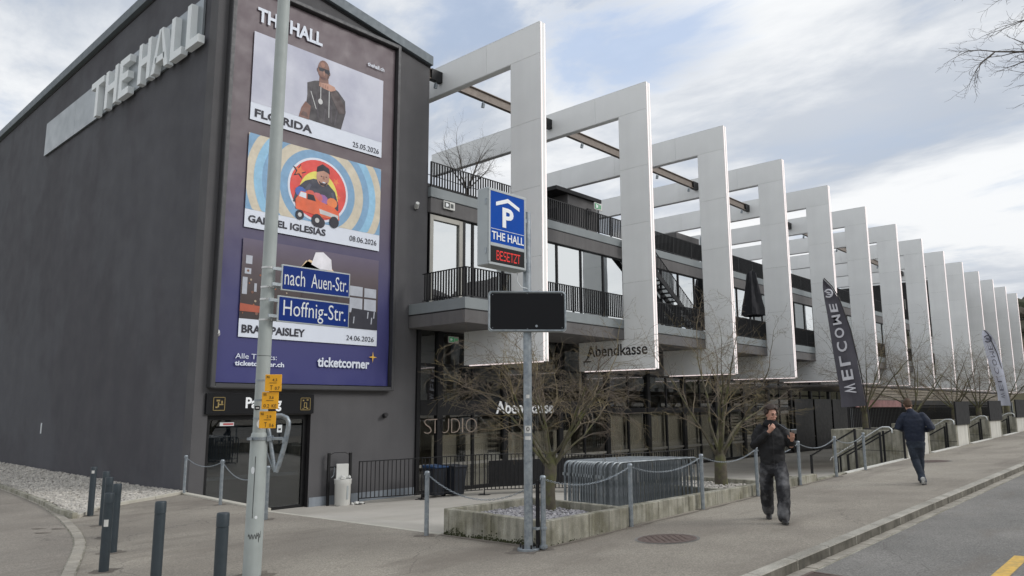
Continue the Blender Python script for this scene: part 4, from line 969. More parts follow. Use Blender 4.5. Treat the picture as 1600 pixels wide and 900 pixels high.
def build_stains_and_shade():
    sw=bpy.data.objects['sidewalk']; rn=random.Random(12); m=asphalt('darker_asphalt',(122,114,104),(104,97,89),1.2)
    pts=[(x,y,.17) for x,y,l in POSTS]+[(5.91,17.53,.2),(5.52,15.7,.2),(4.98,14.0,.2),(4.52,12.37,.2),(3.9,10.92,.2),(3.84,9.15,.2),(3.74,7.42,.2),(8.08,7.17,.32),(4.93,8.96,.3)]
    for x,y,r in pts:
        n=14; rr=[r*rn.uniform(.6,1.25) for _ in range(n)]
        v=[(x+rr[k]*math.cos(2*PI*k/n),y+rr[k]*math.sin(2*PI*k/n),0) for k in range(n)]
        part('stain_and_shade',MB().quad(*[(a,b,G(a,b)+.003) for a,b,_ in v]),m,sw)  # darker disc round each foot: dirt plus contact shadow put into the colour
    dv=bpy.data.objects['driveway']
    for x,y in ((4.62,16.3),(4.5,15.6),(4.85,15.9)):
        part('stain_and_shade',MB().quad(*[(x+.10*math.cos(a)*rn.uniform(.8,1.2),y-.1*math.cos(a)+.05*math.sin(a),G(x,y)+.012) for a in [2*PI*k/12 for k in range(12)]]),asphalt('oil_stain',(112,103,93),(104,95,86),2),dv)
    # darker uneven strip along the planter foot and kerb
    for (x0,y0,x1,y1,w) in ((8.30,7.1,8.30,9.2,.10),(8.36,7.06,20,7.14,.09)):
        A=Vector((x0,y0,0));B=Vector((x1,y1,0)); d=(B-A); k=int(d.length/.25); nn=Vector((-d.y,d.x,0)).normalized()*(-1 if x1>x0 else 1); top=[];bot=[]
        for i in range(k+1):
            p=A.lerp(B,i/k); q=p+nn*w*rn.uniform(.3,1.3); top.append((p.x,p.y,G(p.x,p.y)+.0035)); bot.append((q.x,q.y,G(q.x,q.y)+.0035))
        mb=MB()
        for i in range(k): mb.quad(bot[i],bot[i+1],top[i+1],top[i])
        part('foot_line',mb,m,sw)
build_stains_and_shade()
def street_sign(txt,lab,z0,z1,x0,L,az,tw):
    px,py=4.93,8.96; a=R(az); u=Vector((math.cos(a),math.sin(a),0)); n=Vector((math.sin(a),-math.cos(a),0)); p=Vector((x0,8.75,0))
    t=thing('street_sign',lab,'street sign',(x0,8.75,z0))
    c=p+u*(L/2)+Vector((0,0,(z0+z1)/2))
    part('frame',MB().obox(c,u*(L/2),n*.014,(0,0,(z1-z0)/2)),M_boxgrey,t,bevel=.004)
    part('plate',MB().obox(c+n*.015,u*(L/2-.018),n*.002,(0,0,(z1-z0)/2-.018)),M_blueS,t)
    h=z1-z0
    for s,a0,w,zb,hh in tw: part('lettering',text_mesh(s,p+u*(L*a0)+n*.019+Vector((0,0,z0+h*zb)),u*(L*w),(0,0,h*hh),.002,-.004),M_wsign,t)
    part('bracket',MB().obox(p+u*.0+Vector((0,0,z1-.07))-u*.05,u*.07,n*.012,(0,0,.02)),M_galv,t); part('bracket',MB().obox(p-u*.05+Vector((0,0,z0+.07)),u*.07,n*.012,(0,0,.02)),M_galv,t)
street_sign('nach Auen-Str.','upper blue street name plate reading nach Auen-Str. on the lamp pole',3.215,3.56,5.02,1.05,-1.5,[('nach',.04,.285,.22,.60),('Auen-Str.',.415,.545,.22,.56)])
street_sign('Hoffnig-Str.','lower blue street name plate reading Hoffnig-Str. on the lamp pole',2.80,3.145,4.985,1.14,2.5,[('Hoffnig-Str.',.07,.87,.07,.78)])
def build_markers():
    x,y=4.93,8.96; d=Vector((-x,-y,0)).normalized(); 
    for i,(cx,cy,cz,a,b,c2) in enumerate(((4.84,8.50,2.005,'4.3','T','0.7'),(4.83,8.54,1.79,'3.6','0.2','KE'),(4.83,8.58,1.555,'2.9','T','0.6'))):
        lab=['topmost yellow hydrant marker plate on the lamp pole','middle yellow hydrant marker plate on the lamp pole','lowest yellow hydrant marker plate on the lamp pole'][i]
        u=Vector((.70,-.714,0)); n=Vector((-.714,-.70,0)); c=Vector((cx,cy,cz)); t=thing('marker_plate',lab,'marker plate',tuple(c),'yellow marker plates on the lamp pole')
        part('plate',MB().obox(c,u*.102,n*.006,(0,0,.104)),M_yelS,t,bevel=.004)
        def tx(s,au,az,w,h): part('lettering',text_mesh(s,c+u*au+n*.009+Vector((0,0,az)),u*w,(0,0,h),.001,.0),M_ink,t)
        tx('WA',-.085,.055,.04,.035); tx(a,-.01,.02,.055,.035); tx(b,-.035 if b=='T' else -.075,-.085,.03 if b=='T' else .07,.055 if b=='T' else .04); tx(c2,.025,-.085,.055,.04)
        part('rule',MB().obox(c+n*.0085+Vector((0,0,.0)),u*.045,n*.001,(0,0,.0025)),M_ink,t)
build_markers()
def build_tube_bracket():
    t=thing('tube_bracket','bent galvanised tube bracket clamped to the lamp pole like a hook','bracket',(5.0,8.7,1.3))
    def at(px,pz,dy=0): # px: offset along view-perpendicular direction from the pole axis, metres
        u=Vector((.679,-.734,0)); return Vector((4.93,8.96,0))+u*px+Vector((0,0,pz))+Vector((-.05,-.05,0))*dy
    part('tube',MB().tube([at(.13,1.60),at(.28,1.60),at(.35,1.57),at(.375,1.52),at(.375,1.45),at(.33,1.2),at(.27,.98),at(.24,.90)],.032,12),M_galv,t,smooth=True)
    part('tube',MB().tube([at(.10,1.50),at(.13,1.40),at(.19,1.1),at(.235,.90)],.026,10).tube([at(.06,1.5),at(.09,1.2),at(.21,.92)],.010,8),M_galv,t,smooth=True)
    part('clamp',MB().obox(at(.22,1.315),Vector((.679,-.734,0))*.10,(.03,.03,0),(0,0,.018)).obox(at(.15,1.315),Vector((.679,-.734,0))*.03,(.04,.04,0),(0,0,.035)).obox(at(.33,1.29),Vector((.679,-.734,0))*.02,(.03,.03,0),(0,0,.03)),M_galv,t,bevel=.004)
build_tube_bracket()
def build_parking_post():
    x,y=8.08,7.17; z=G(x,y)
    t=thing('sign_pole','tall galvanised pole carrying the parking sign and the blank display','pole',(x,y,z))
    part('pole',MB().lathe(x,y,[(.062,z),(.060,4.55),(.0,4.56)],20),M_galv,t,smooth=True)
    part('base_flange',MB().lathe(x,y,[(.155,z-.01),(.155,z+.03),(.15,z+.035),(.0,z+.035)],24),M_galv,t)
    for k in range(6):
        a=k*PI/3; part('bolt',MB().cyl(x+.115*math.cos(a),y+.115*math.sin(a),z+.035,z+.085,.014,6),M_ink,t)
    def st(lab,zc,w,h,rot=0,white=True):
        s=thing('sticker',lab,'sticker',(x,y,zc)); A=math.atan2(-y,-x); r=.0635
        vs=[(x+r*math.cos(A+w/r*(i/4-.5)),y+r*math.sin(A+w/r*(i/4-.5)),zc+k*h/2) for i in range(5) for k in(-1,1)]
        part('film',MB().add(vs,[(2*i,2*i+2,2*i+3,2*i+1) for i in range(4)]),M_white2,s)
        if white: part('print',MB().tube([(x+.065*math.cos(A+q),y+.065*math.sin(A+q),zc+.028*math.sin(b)+.005) for q,b in [(.3*math.cos(j*PI/5),j*PI/5) for j in range(11)]],.005,4),M_ink,s)
    st('square white sticker with a round dark print on the sign pole',1.39,.095,.10); st('small pale sticker directly under the square one',1.27,.09,.05,0,False)
    st('torn white tag on the sign pole above the stickers',1.85,.05,.05,0,False)
    # coated post strapped to it : straps
    s=thing('post_strap','two steel straps and a dark sleeve holding the chain post by the sign pole','strap',(8.22,7.02,G(8.22,7.02)))
    gz=G(8.22,7.02)
    part('strap',MB().lathe(8.22,7.02,[(.052,gz+.27),(.052,gz+.30)],14).lathe(8.22,7.02,[(.058,gz+.02),(.058,gz+.06)],14).box(8.1,8.2,7.03,7.12,gz+.27,gz+.3),M_galv,s)
    part('sleeve',MB().box(8.165,8.195,7.06,7.11,gz+.03,gz+.93),M_ink,s)
    # P sign, lit case
    fx0,fx1=7.19,7.98; y0=7.10; dp=.22; z0,z1=3.64,4.75
    s=thing('parking_sign','blue and white parking sign case reading THE HALL with a red BESETZT display','sign',(7.6,y0,3.64))
    part('case',MB().box(fx0,fx1,y0,y0+dp,z0,z1),M_boxgrey,s,bevel=.015)
    yf=y0-.004
    part('frame_lip',MB().box(fx0+.01,fx1-.01,y0-.012,y0,z1-.045,z1-.01).box(fx0+.01,fx1-.01,y0-.012,y0,z0+.01,z0+.045).box(fx0+.01,fx0+.045,y0-.012,y0,z0+.045,z1-.045).box(fx1-.045,fx1-.01,y0-.012,y0,z0+.045,z1-.045).box(fx0+.045,fx1-.045,y0-.012,y0,3.915,3.965),M_boxgrey,s,bevel=.004)
    part('blue_panel',MB().box(fx0+.045,fx1-.045,y0-.008,y0,3.965,z1-.045),M_blueP,s)
    part('display_panel',MB().box(fx0+.045,fx1-.045,y0-.008,y0,z0+.045,3.915),M_signblk,s)
    part('rule',MB().box(fx0+.05,fx1-.05,y0-.012,y0-.009,4.16,4.166),M_wprint,s)
    W=lambda *p:MB().add([(a,y0-.013,b) for a,b in p],[tuple(range(len(p)))])
    part('roof_symbol',MB().add([(7.34,y0-.013,4.50),(7.585,y0-.013,4.585),(7.83,y0-.013,4.50),(7.83,y0-.013,4.555),(7.585,y0-.013,4.645),(7.34,y0-.013,4.555)],[(0,1,4,5),(1,2,3,4)]),M_wprint,s)
    part('lettering',text_mesh('P',(7.47,y0-.012,4.21),(.23,0,0),(0,0,.29),.004,.03),M_wprint,s)
    part('lettering',text_mesh('THE HALL',(7.255,y0-.012,4.01),(.665,0,0),(0,0,.115),.004,.012),M_wprint,s)
    # led matrix
    F={'B':"11110 10001 10001 11110 10001 10001 11110",'E':"11111 10000 10000 11110 10000 10000 11111",'S':"01111 10000 10000 01110 00001 00001 11110",'T':"11111 00100 00100 00100 00100 00100 00100",'Z':"11111 00001 00010 00100 01000 10000 11111"}
    mb=MB(); dx=.0125; X=7.355
    for ch in 'BESETZT':
        for r,row in enumerate(F[ch].split()):
            for c,b in enumerate(row):
                if b=='1': mb.box(X+c*dx,X+c*dx+.0098,y0-.0105,y0-.0085,3.845-r*.0195,3.845-r*.0195+.0165)
        X+=dx*5.7
    part('led_text',mb,M_redled,s)
    part('hinge',MB().box(fx0-.012,fx0,y0+.02,y0+.05,3.80,3.88),M_galv,s); part('hinge',MB().box(fx0-.012,fx0,y0+.02,y0+.05,4.5,4.58),M_galv,s)
    part('mount',MB().box(7.95,8.06,y0+.03,y0+.10,4.38,4.44),M_galv,s); part('mount',MB().box(7.95,8.06,y0+.03,y0+.1,3.78,3.84),M_galv,s)
    part('cable',MB().tube([(7.9,7.2,3.64),(7.9,7.2,3.5),(7.95,7.17,3.42),(8.03,7.12,3.40)],.008,6),M_wsign,s)
    # blank display
    s=thing('display_board','blank black rounded display board fixed low on the sign pole','sign',(x,y,2.78))
    a=R(-44.5); u=Vector((math.cos(a),math.sin(a),0)); n=Vector((math.sin(a),-math.cos(a),0)); c=Vector((x,y,3.065))+n*.10-u*.005
    def rr(w,h,r,d,off,inner=None):
        mb=MB(); pts=[]
        for cx,cz,a0 in ((w-r,h-r,0),(-w+r,h-r,PI/2),(-w+r,-h+r,PI),(w-r,-h+r,1.5*PI)):
            for k in range(6): b=a0+k*PI/10; pts.append((cx+r*math.cos(b),cz+r*math.sin(b)))
        m=len(pts); V=[c+n*(off)+u*p+Vector((0,0,q)) for p,q in pts]+[c+n*(off-d)+u*p+Vector((0,0,q)) for p,q in pts]
        return mb.add(V,[tuple(range(m)),tuple(range(2*m-1,m-1,-1))]+[(i,m+i,m+(i+1)%m,(i+1)%m) for i in range(m)])
    part('frame',rr(.565,.295,.05,.10,.0),M_boxgrey,s)
    part('panel',rr(.532,.262,.03,.02,.008),M_signblk,s)
    part('rim',MB().tube([c+n*.004+u*p+Vector((0,0,q)) for p,q in ((-.51,.28),(.51,.28),(.55,.24),(.55,-.24),(.51,-.28),(-.51,-.28),(-.55,-.24),(-.55,.24),(-.51,.28))],.012,6),M_galv,s)
    part('lock',MB().tube([c+n*.006+u*.13+Vector((0,0,-.215)),c+n*.018+u*.13+Vector((0,0,-.215))],.018,12),M_galv,s)
    sc=MB()
    for p,q in ((-.5,.24),(0,.255),(.5,.24),(-.5,-.24),(0,-.255),(.5,-.24)): sc.tube([c+n*.006+u*p+Vector((0,0,q)),c+n*.013+u*p+Vector((0,0,q))],.007,6)
    part('screws',sc,M_galv,s)
    part('bracket',MB().obox(Vector((x,y,3.2)),u*.09,n*.08,(0,0,.02)),M_galv,s); part('bracket',MB().obox(Vector((x,y,2.92)),u*.09,n*.08,(0,0,.02)),M_galv,s)
build_parking_post()
# planters
def build_planters():
    def wallrun(t,pts,zt,w=.12,step=1.0,name='wall_block'):
        for (ax,ay),(bx,by) in pts:
            A=Vector((ax,ay,0));B=Vector((bx,by,0)); k=max(1,round((B-A).length/step)); d=(B-A).normalized(); n=Vector((-d.y,d.x,0))*w
            for i in range(k):
                p=A.lerp(B,i/k)+d*.004; q=A.lerp(B,(i+1)/k)-d*.004
                part(name,MB().prism([(p.x,p.y),(q.x,q.y),((q+n).x,(q+n).y),((p+n).x,(p+n).y)],-1.1,zt),M_conc,t,bevel=.01)
    t=thing('planter','square weathered concrete planter around the near leafless tree','planter',(9.4,8.2,-.3))
    x0,x1,y0,y1=8.36,10.46,7.12,9.24
    wallrun(t,[((x0,y0),(x1,y0)),((x1,y0+.12),(x1,y1)),((x1-.12,y1),(x0,y1)),((x0,y1-.12),(x0,y0+.12))],.1,.12,1.05)
    rn=random.Random(6); ms=[]
    for i in range(600): 
        q=rn.random(); ms.append((x0-.004,y0+q*2.1,G(x0,y0+q*2.1)+abs(rn.gauss(0,.035))*(.4+math.sin(q*9)**2),rn.uniform(.006,.018)) if i<520 else (x0+q*2.1,y0-.006,G(x0,y0)+abs(rn.gauss(0,.02)),rn.uniform(.006,.014)))
    rocks('moss',M_moss,ms,t,4,1)
    s=MB().box(x0+.1,x1-.1,y0+.1,y1-.1,-.5,-.06); part('soil',s,M_soil,t)
    pts=[(rn.uniform(x0+.14,x1-.14),rn.uniform(y0+.14,y1-.14),-.045+rn.uniform(0,.03),rn.uniform(.02,.045)) for i in range(2600)]
    o=rocks('gravel',M_stone2,pts,t,5)
    t=thing('planter','low concrete planter around the second leafless tree','planter',(15.1,8.2,-.3))
    x0,x1,y0,y1=14.0,16.2,7.12,9.3
    wallrun(t,[((x1,y0+.12),(x1,y1)),((x1-.12,y1),(x0,y1)),((x0,y1-.12),(x0,y0+.12))],.09,.12,1.05)
    part('soil',MB().box(x0+.1,x1-.1,y0+.1,y1-.1,-.5,-.04),M_soil,t)
    pts=[(rn.uniform(x0+.14,x1-.14),rn.uniform(y0+.14,y1-.14),-.03+rn.uniform(0,.03),rn.uniform(.02,.045)) for i in range(1800)]
    rocks('gravel',M_stone,pts,t,6)
    t=thing('border_wall','low concrete border wall of blocks along the sidewalk behind the chain posts','wall',(14,7.2,-.2))
    def blk(x0,x1,f): part('wall_block',MB().prism([(x0+.006,7.20),(x1-.006,7.20),(x1-.006,7.35),(x0+.006,7.35)],-1.6,f),M_conc,t,bevel=.012)
    x=10.48
    while x<18.4: blk(x,x+1.02,lambda X,Y:max(.09-.0*(X-10),G(X,7.23)+.03)); x+=1.02
    while x<20.2: blk(x,x+1.02,lambda X,Y:G(X,7.23)+.04); x+=1.02
    return
build_planters()
def build_barriers():
    dirv=Vector((2.4,-.34,0)).normalized(); N=20; me=None
    base=None
    for i in range(N):
        f=i/(N-1); rn=random.Random(i); x=11.45+2.05*f+rn.uniform(-.05,.05); y=8.05+2.85*f; z=PL(x+1,y)
        lab=('nearest galvanised crowd barrier of the stack, full bar front visible' if i==0 else ('rearmost galvanised crowd barrier of the stack, by the plaza fence' if i==N-1 else ORD[i]+' galvanised crowd barrier counted back from the sidewalk in the stack'))
        if base is None:
            t=base=thing('crowd_barrier',lab,'barrier',(x,y,z),'stacked crowd barriers')
            L,H,r=2.35,1.1,.13; c=[(0,0,.02),(0,0,H-r)]+[(r-r*math.cos(a),0,H-r+r*math.sin(a)) for a in (PI/8,PI/4,3*PI/8,PI/2)]
            c2=[(L-q[0],0,q[2]) for q in c[::-1]]
            part('frame',MB().tube(c+c2,.021,8),M_galv2,t,local=True,smooth=True)
            part('bottom_bar',MB().tube([(0,0,.2),(L,0,.2)],.014,6),M_galv2,t,local=True)
            bar=MB().tube([(0,0,.2),(0,0,H-.01)],.0095,6).mesh('bar',M_galv2)
            for k in range(19): o=inst('bar',bar,t,(0,0,0)); o.location=(.12+k*(L-.24)/18,0,0)
            part('foot',MB().tube([(.25,-.26,.0),(.25,-.2,.04),(.25,.2,.04),(.25,.26,0)],.016,6),M_galv2,t,local=True); part('foot',MB().tube([(L-.25,-.26,0),(L-.25,-.2,.04),(L-.25,.2,.04),(L-.25,.26,0)],.016,6),M_galv2,t,local=True)
            part('hook',MB().box(-.05,.0,-.02,.02,.80,.86),M_galv2,t,local=True); part('hook',MB().box(L,L+.05,-.02,.02,.80,.86),M_galv2,t,local=True)
        else:
            t=copy_tree(base); t.location=(x,y,z); t['label']=lab
        t.rotation_euler=(rn.uniform(-.012,.012),0,math.atan2(dirv.y,dirv.x)+rn.uniform(-.012,.012))
build_barriers()
def build_plaza_fence():
    t=thing('plaza_fence','black portable bar fence standing across the plaza before the glass front','fence',(14,19.6,-1.25))
    pts=[(14.25,19.7),(15.9,18.65),(17.6,17.55),(19.4,16.6),(21.9,15.9),(24.4,15.4),(26.9,15.1)]
    bar=MB().box(-.013,.013,-.013,.013,.17,1.27).mesh('baluster',M_black)
    for (ax,ay),(bx,by) in zip(pts[:-1],pts[1:]):
        A=Vector((ax,ay,PL(ax,ay)));B=Vector((bx,by,PL(bx,by))); d=(B-A); n=int(d.length/.13); u=d.normalized()
        for zz in (.17,1.28): part('rail',MB().tube([A+Vector((0,0,zz))+u*.02,B+Vector((0,0,zz))-u*.02],.016,6),M_black,t)
        part('post',MB().tube([A+u*.03,A+u*.03+Vector((0,0,1.3))],.02,6),M_black,t)
        part('foot_plate',MB().obox(A+u*.03+Vector((0,0,.012)),u*.08,Vector((-u.y,u.x,0))*.3,(0,0,.008)).obox(A+u*.03+Vector((0,0,.012)),u*.2,Vector((-u.y,u.x,0))*.05,(0,0,.009)),M_black,t)
        for k in range(1,n): q=A.lerp(B,k/n); inst('baluster',bar,t,tuple(q),math.atan2(u.y,u.x))
    # dark banner tied on the fence
    A=Vector((17.85,17.5,-1.0)); B=Vector((21.6,16.05,-1.0))
    part('banner',MB().obox((A+B)/2+Vector((.05,.1,.55)),(B-A)/2,(.01,.02,0),(0,0,.42)),mat('fence_cloth',srgb(34,34,36),.9,var=.1),t)
build_plaza_fence()
def build_bins():
    t=thing('ash_stand','tall black frame stand with a white ashtray board by the dark wall','stand',(13.85,20.0,-1.24))
    for x,y in ((13.45,20.12),(14.05,19.85)): part('post',MB().box(x-.04,x+.04,y-.03,y+.03,-1.25,.32),M_black,t)
    part('hoop',MB().tube([(13.45,20.12,.25),(13.6,20.05,.33),(13.9,19.92,.33),(14.05,19.85,.25)],.012,6).tube([(13.45,20.12,-.1),(14.05,19.85,-.1)],.03,6),M_black,t)
    part('board',MB().obox((13.82,19.93,-.25),(.17,-.075,0),(.02,.045,0),(0,0,.24)),M_white2,t,bevel=.01)
    part('wire',MB().tube([(13.6,20.03,-.1),(13.58,20.03,-.35),(13.52,20.05,-.42)],.012,6),M_galv,t)
    t=thing('litter_bin','round white litter bin full of paper beside the dark wall','bin',(13.8,19.85,-1.24))
    part('body',MB().lathe(13.8,19.85,[(.22,-1.24),(.235,-1.22),(.245,-.62),(.26,-.6),(.26,-.52),(.27,-.48),(.27,-.46)],20),M_white2,t,smooth=True)
    part('hinge_strip',MB().box(13.78,13.84,19.60,19.62,-1.05,-.65),M_boxgrey,t)
    cr=[]; rn=random.Random(2)
    for i in range(16): cr.append((13.8+rn.uniform(-.17,.17),19.85+rn.uniform(-.17,.17),-.46+rn.uniform(0,.08),rn.uniform(.05,.09)))
    rocks('crumpled_paper',M_white2,cr,t,8)
    s=thing('paper_bag','crumpled white paper bag lying by the foot of the litter bin','litter',(14.15,19.6,-1.22)); rocks('paper',M_white2,[(14.15,19.6,-1.18,.12),(14.3,19.55,-1.19,.08),(14.02,19.62,-1.2,.07)],s,9)
    for i,(x,y,lab,lid) in enumerate(((16.75,18.95,'dark wheeled bin with bright blue lid behind the plaza fence',srgb(34,66,104)),(17.35,18.65,'dark wheeled bin with black lid next to the blue lidded one',srgb(40,44,52)))):
        t=thing('wheeled_bin',lab,'bin',(x,y,-1.2)); z=-1.2; bc=mat('bin_body',srgb(40,44,52),.5,var=.08)
        vs=[(x-.22,y-.24,z+.08),(x+.22,y-.24,z+.08),(x+.22,y+.24,z+.08),(x-.22,y+.24,z+.08),(x-.28,y-.31,z+.95),(x+.28,y-.31,z+.95),(x+.28,y+.31,z+.95),(x-.28,y+.31,z+.95)]
        part('body',MB().add(vs,[(3,2,1,0),(4,5,6,7),(0,1,5,4),(1,2,6,5),(2,3,7,6),(3,0,4,7)]),bc,t,bevel=.02)
        part('lid',MB().prism([(x-.3,y-.35),(x+.3,y-.35),(x+.3,y+.33),(x-.3,y+.33)],z+.95,lambda X,Y:z+1.0+.05*(Y-y+.35)),mat('lid_%d'%i,lid,.5),t,bevel=.015)
        for sx in (-.25,.25): part('wheel',MB().tube([(x+sx-.025,y+.27,z+.1),(x+sx+.025,y+.27,z+.1)],.1,14),M_ink,t)
    # menu card / box on the counter side
build_bins()
def manhole(x,y,r,lab):
    z=max(G(x+r,y),G(x,y-r)); t=thing('manhole_cover',lab,'manhole cover',g3(x,y))
    def disc(r0,r1,dz,m,nm,n=40):
        mb=MB(); vs=[]
        for rr in (r0,r1):
            for k in range(n): a=2*PI*k/n; X,Y=x+rr*math.cos(a),y+rr*math.sin(a); vs.append((X,Y,G(X,Y)+dz))
        mb.add(vs,[(k,(k+1)%n,n+(k+1)%n,n+k) for k in range(n)][::1]); part(nm,mb,m,t)
    disc(.0,r*.84,.007,M_iron,'cover'); disc(r*.86,r,.008,M_iron,'ring'); disc(r,r*1.1,.004,M_road,'collar')
    mb=MB()
    for i in range(-5,6):
        for j in range(-5,6):
            X,Y=x+i*r*.14,y+j*r*.14
            if (X-x)**2+(Y-y)**2<(r*.78)**2 and (i+j)%2==0: mb.box(X-.02,X+.02,Y-.02,Y+.02,G(X,Y)+.005,G(X,Y)+.013)
    part('tread_pattern',mb,M_iron,t)
manhole(9.68,5.94,.42,'round rusty manhole cover in the sidewalk before the near planter')
manhole(25.0,6.3,.5,'distant round manhole cover in the sidewalk beyond the navy jacketed man')
# raised beds, stairs, handrails
def build_beds():
    beds=[(26.3,29.15,9.6),(32.9,35.0,9.6),(38.8,41.4,9.6),(45.0,47.6,9.6),(51.4,54,9.6),(57.8,60.5,9.6),(64.2,67,9.6)]
    nm=['first concrete bed, holding the dark beach flag','second concrete bed with a black screen, from the left','third concrete bed with a black screen, from the left','fourth concrete bed with a black screen, below the white flag','fifth concrete bed, far down the sidewalk','sixth concrete bed, far down the sidewalk','seventh and farthest concrete bed']
    blackp=mat('black_screen',srgb(22,22,24),.8,var=.1)
    for i,(a,b,d) in enumerate(beds):
        t=thing('raised_bed',nm[i],'planter',(a,7.3,G(a,7.3)),'concrete beds between the stairs')
        top=.93+.012*(a-26); y0=7.28
        part('side_wall',MB().box(a,a+.2,y0+.02,d,-1.7,top),M_conc,t,bevel=.012); part('side_wall',MB().box(b-.2,b,y0+.02,d,-1.7,top),M_conc,t,bevel=.012)
        part('front_wall',MB().box(a+.2,b-.2,y0+.03,y0+.2,-1.7,top-.004),M_concL,t,bevel=.01); part('rear_wall',MB().box(a+.2,b-.2,d-.2,d,-1.7,top-.004),M_conc,t)
        part('panel_joint',MB().box(a-.004,a,y0+.02,d,top-.66,top-.645),M_ink,t)
        part('soil',MB().box(a+.2,b-.2,y0+.2,d-.2,-.5,top-.1),M_soil,t)
        if i in (1,2,3,4,5,6): part('screen',MB().box(a-.05 if i==1 else a,b,7.24,7.30,top-.03,top+.85),blackp,t)
    # stairs between
    sp=[(20.3,26.3),(29.15,32.9),(35.0,38.8),(41.4,45.0),(47.6,51.4),(54,57.8),(60.5,64.2)]
    on=['first','second','third','fourth','fifth','sixth','seventh']
    for i,(a,b) in enumerate(sp):
        t=thing('stair',f'{on[i]} concrete stair down from the sidewalk to the plaza, from the left','stair',(a,7.3,G(a,7.3)),'stairs down to the plaza')
        zt=G((a+b)/2,7.23)
        part('top_nosing',MB().prism([(a+.02,7.2),(b-.02,7.2),(b-.02,7.38),(a+.02,7.38)],-1.7,lambda X,Y:G(X,7.23)+.018),M_concL,t)
        n=max(3,int((zt+.75)/.17)); 
        for k in range(n):
            z=min(G(a,7.2),G(b,7.2))-.17*(k+1)
            part('step',MB().box(a+.02,b-.02,7.38+k*.3,7.68+k*.3,-1.7,z),M_conctop,t,bevel=.008)
    # side wall patch behind first stair: plaza retaining west of it
    t=thing('stair_cheek','low concrete cheek wall left of the first stair handrail','wall',(20.1,7.3,-.1)); part('wall',MB().box(20.18,20.3,7.36,9.0,-1.7,-.15),M_conc,t)
    # handrails
    def hand(x,lab,chrome=False,s=1.0,y0=7.62,y1=9.1,zt=1.0):
        t=thing('handrail',lab,'handrail',(x,8.3,0)); m=mat('chrome_rail',srgb(205,207,205),.25,.85,var=.05) if chrome else M_black
        zb=zt-.6*(y1-y0)
        if chrome:
            part('grip',MB().tube([(x,y0-.26,zt-.12),(x,y0-.25,zt+.0),(x,y0-.18,zt+.06),(x,y0,zt+.06),(x,y0+.08,zt+.03),(x,y1,zb+.03),(x,y1+.05,zb-.05)],.024,10),m,t,smooth=True)
            part('post',MB().box(x-.02,x+.02,y0-.03,y0+.03,G(x,7.3)-.6,zt-.05),M_black,t); part('post',MB().box(x-.02,x+.02,y1-.3,y1-.25,-1.4,zb+.13),M_black,t)
        else:
            part('grip',MB().tube([(x,y0,zt),(x,y1,zb)],.03,4,ph=PI/4),m,t)
            part('post',MB().box(x-.03,x+.03,y0-.03,y0+.03,G(x,7.3)-.6,zt+.03),m,t); part('post',MB().box(x-.03,x+.03,y1-.03,y1+.03,-1.5,zb+.03),m,t)
    hand(23.0,'black bar handrail, leftmost on the first stair',y0=7.72,y1=9.03,zt=1.02)
    hand(24.9,'black bar handrail in the middle of the first stair',y0=7.62,y1=8.95,zt=.88)
    hand(25.1,'chrome handrail curving over the middle of the first stair',True,y0=7.58,y1=9.2,zt=1.0)
    hand(26.0,'black bar handrail along the wall right of the first stair',y0=7.05+.2,y1=9.0,zt=1.16)
    for x,l in ((32.6,'second'),(38.4,'third'),(44.6,'fourth'),(50.9,'fifth')):
        hand(x,f'chrome handrail on the {l} stair',True,y0=7.55,y1=8.6,zt=1.05+.012*(x-26)); hand(x-.02,f'black handrail under the chrome one on the {l} stair',y0=7.62,y1=8.6,zt=.83+.012*(x-26))
    return
build_beds()
def build_fence_far():
    # black picket fence along the plaza between the beds, with a red and white board and a canopy
    t=thing('picket_fence','dark vertical bar fence behind the raised beds','fence',(33,10,-1.2))
    fb=MB(); n=0; me=MB().box(-.03,.03,-.02,.02,-1.2,1.75).mesh('bar',M_mull)
    for i in range(150):
        x=31.0+i*.2
        inst('bar',me,t,(x,10.6,0))
    part('rail',MB().box(31,61,10.58,10.62,1.62,1.68),M_mull,t)
    t=thing('entrance_canopy','long pale timber canopy over the fence beyond the raised beds','canopy',(33,11,2))
    wood=mat('weathered_wood',srgb(138,130,118),.8,var=.2,streak=.1)
    for k in range(4): part('board',MB().box(32.0,66,10.75-.02*k,10.85,1.98+k*.13,2.09+k*.13),wood,t)
    part('roof',MB().box(31.8,66.2,10.7,16,2.52,2.6),M_soffit,t)
    for x in (32.2,40,48,56,65.8): part('post',MB().box(x-.07,x+.07,10.8,10.94,-1.3,2.5),M_boxgrey,t)
    t=thing('banner_board','red and white lettered board under the canopy behind the navy jacketed man','board',(34,10.5,1.7))
    part('board',MB().box(31.6,37.5,10.45,10.5,1.66,1.95),mat('board_red',srgb(146,108,106),.6,var=.3,vs=3),t)
build_fence_far()
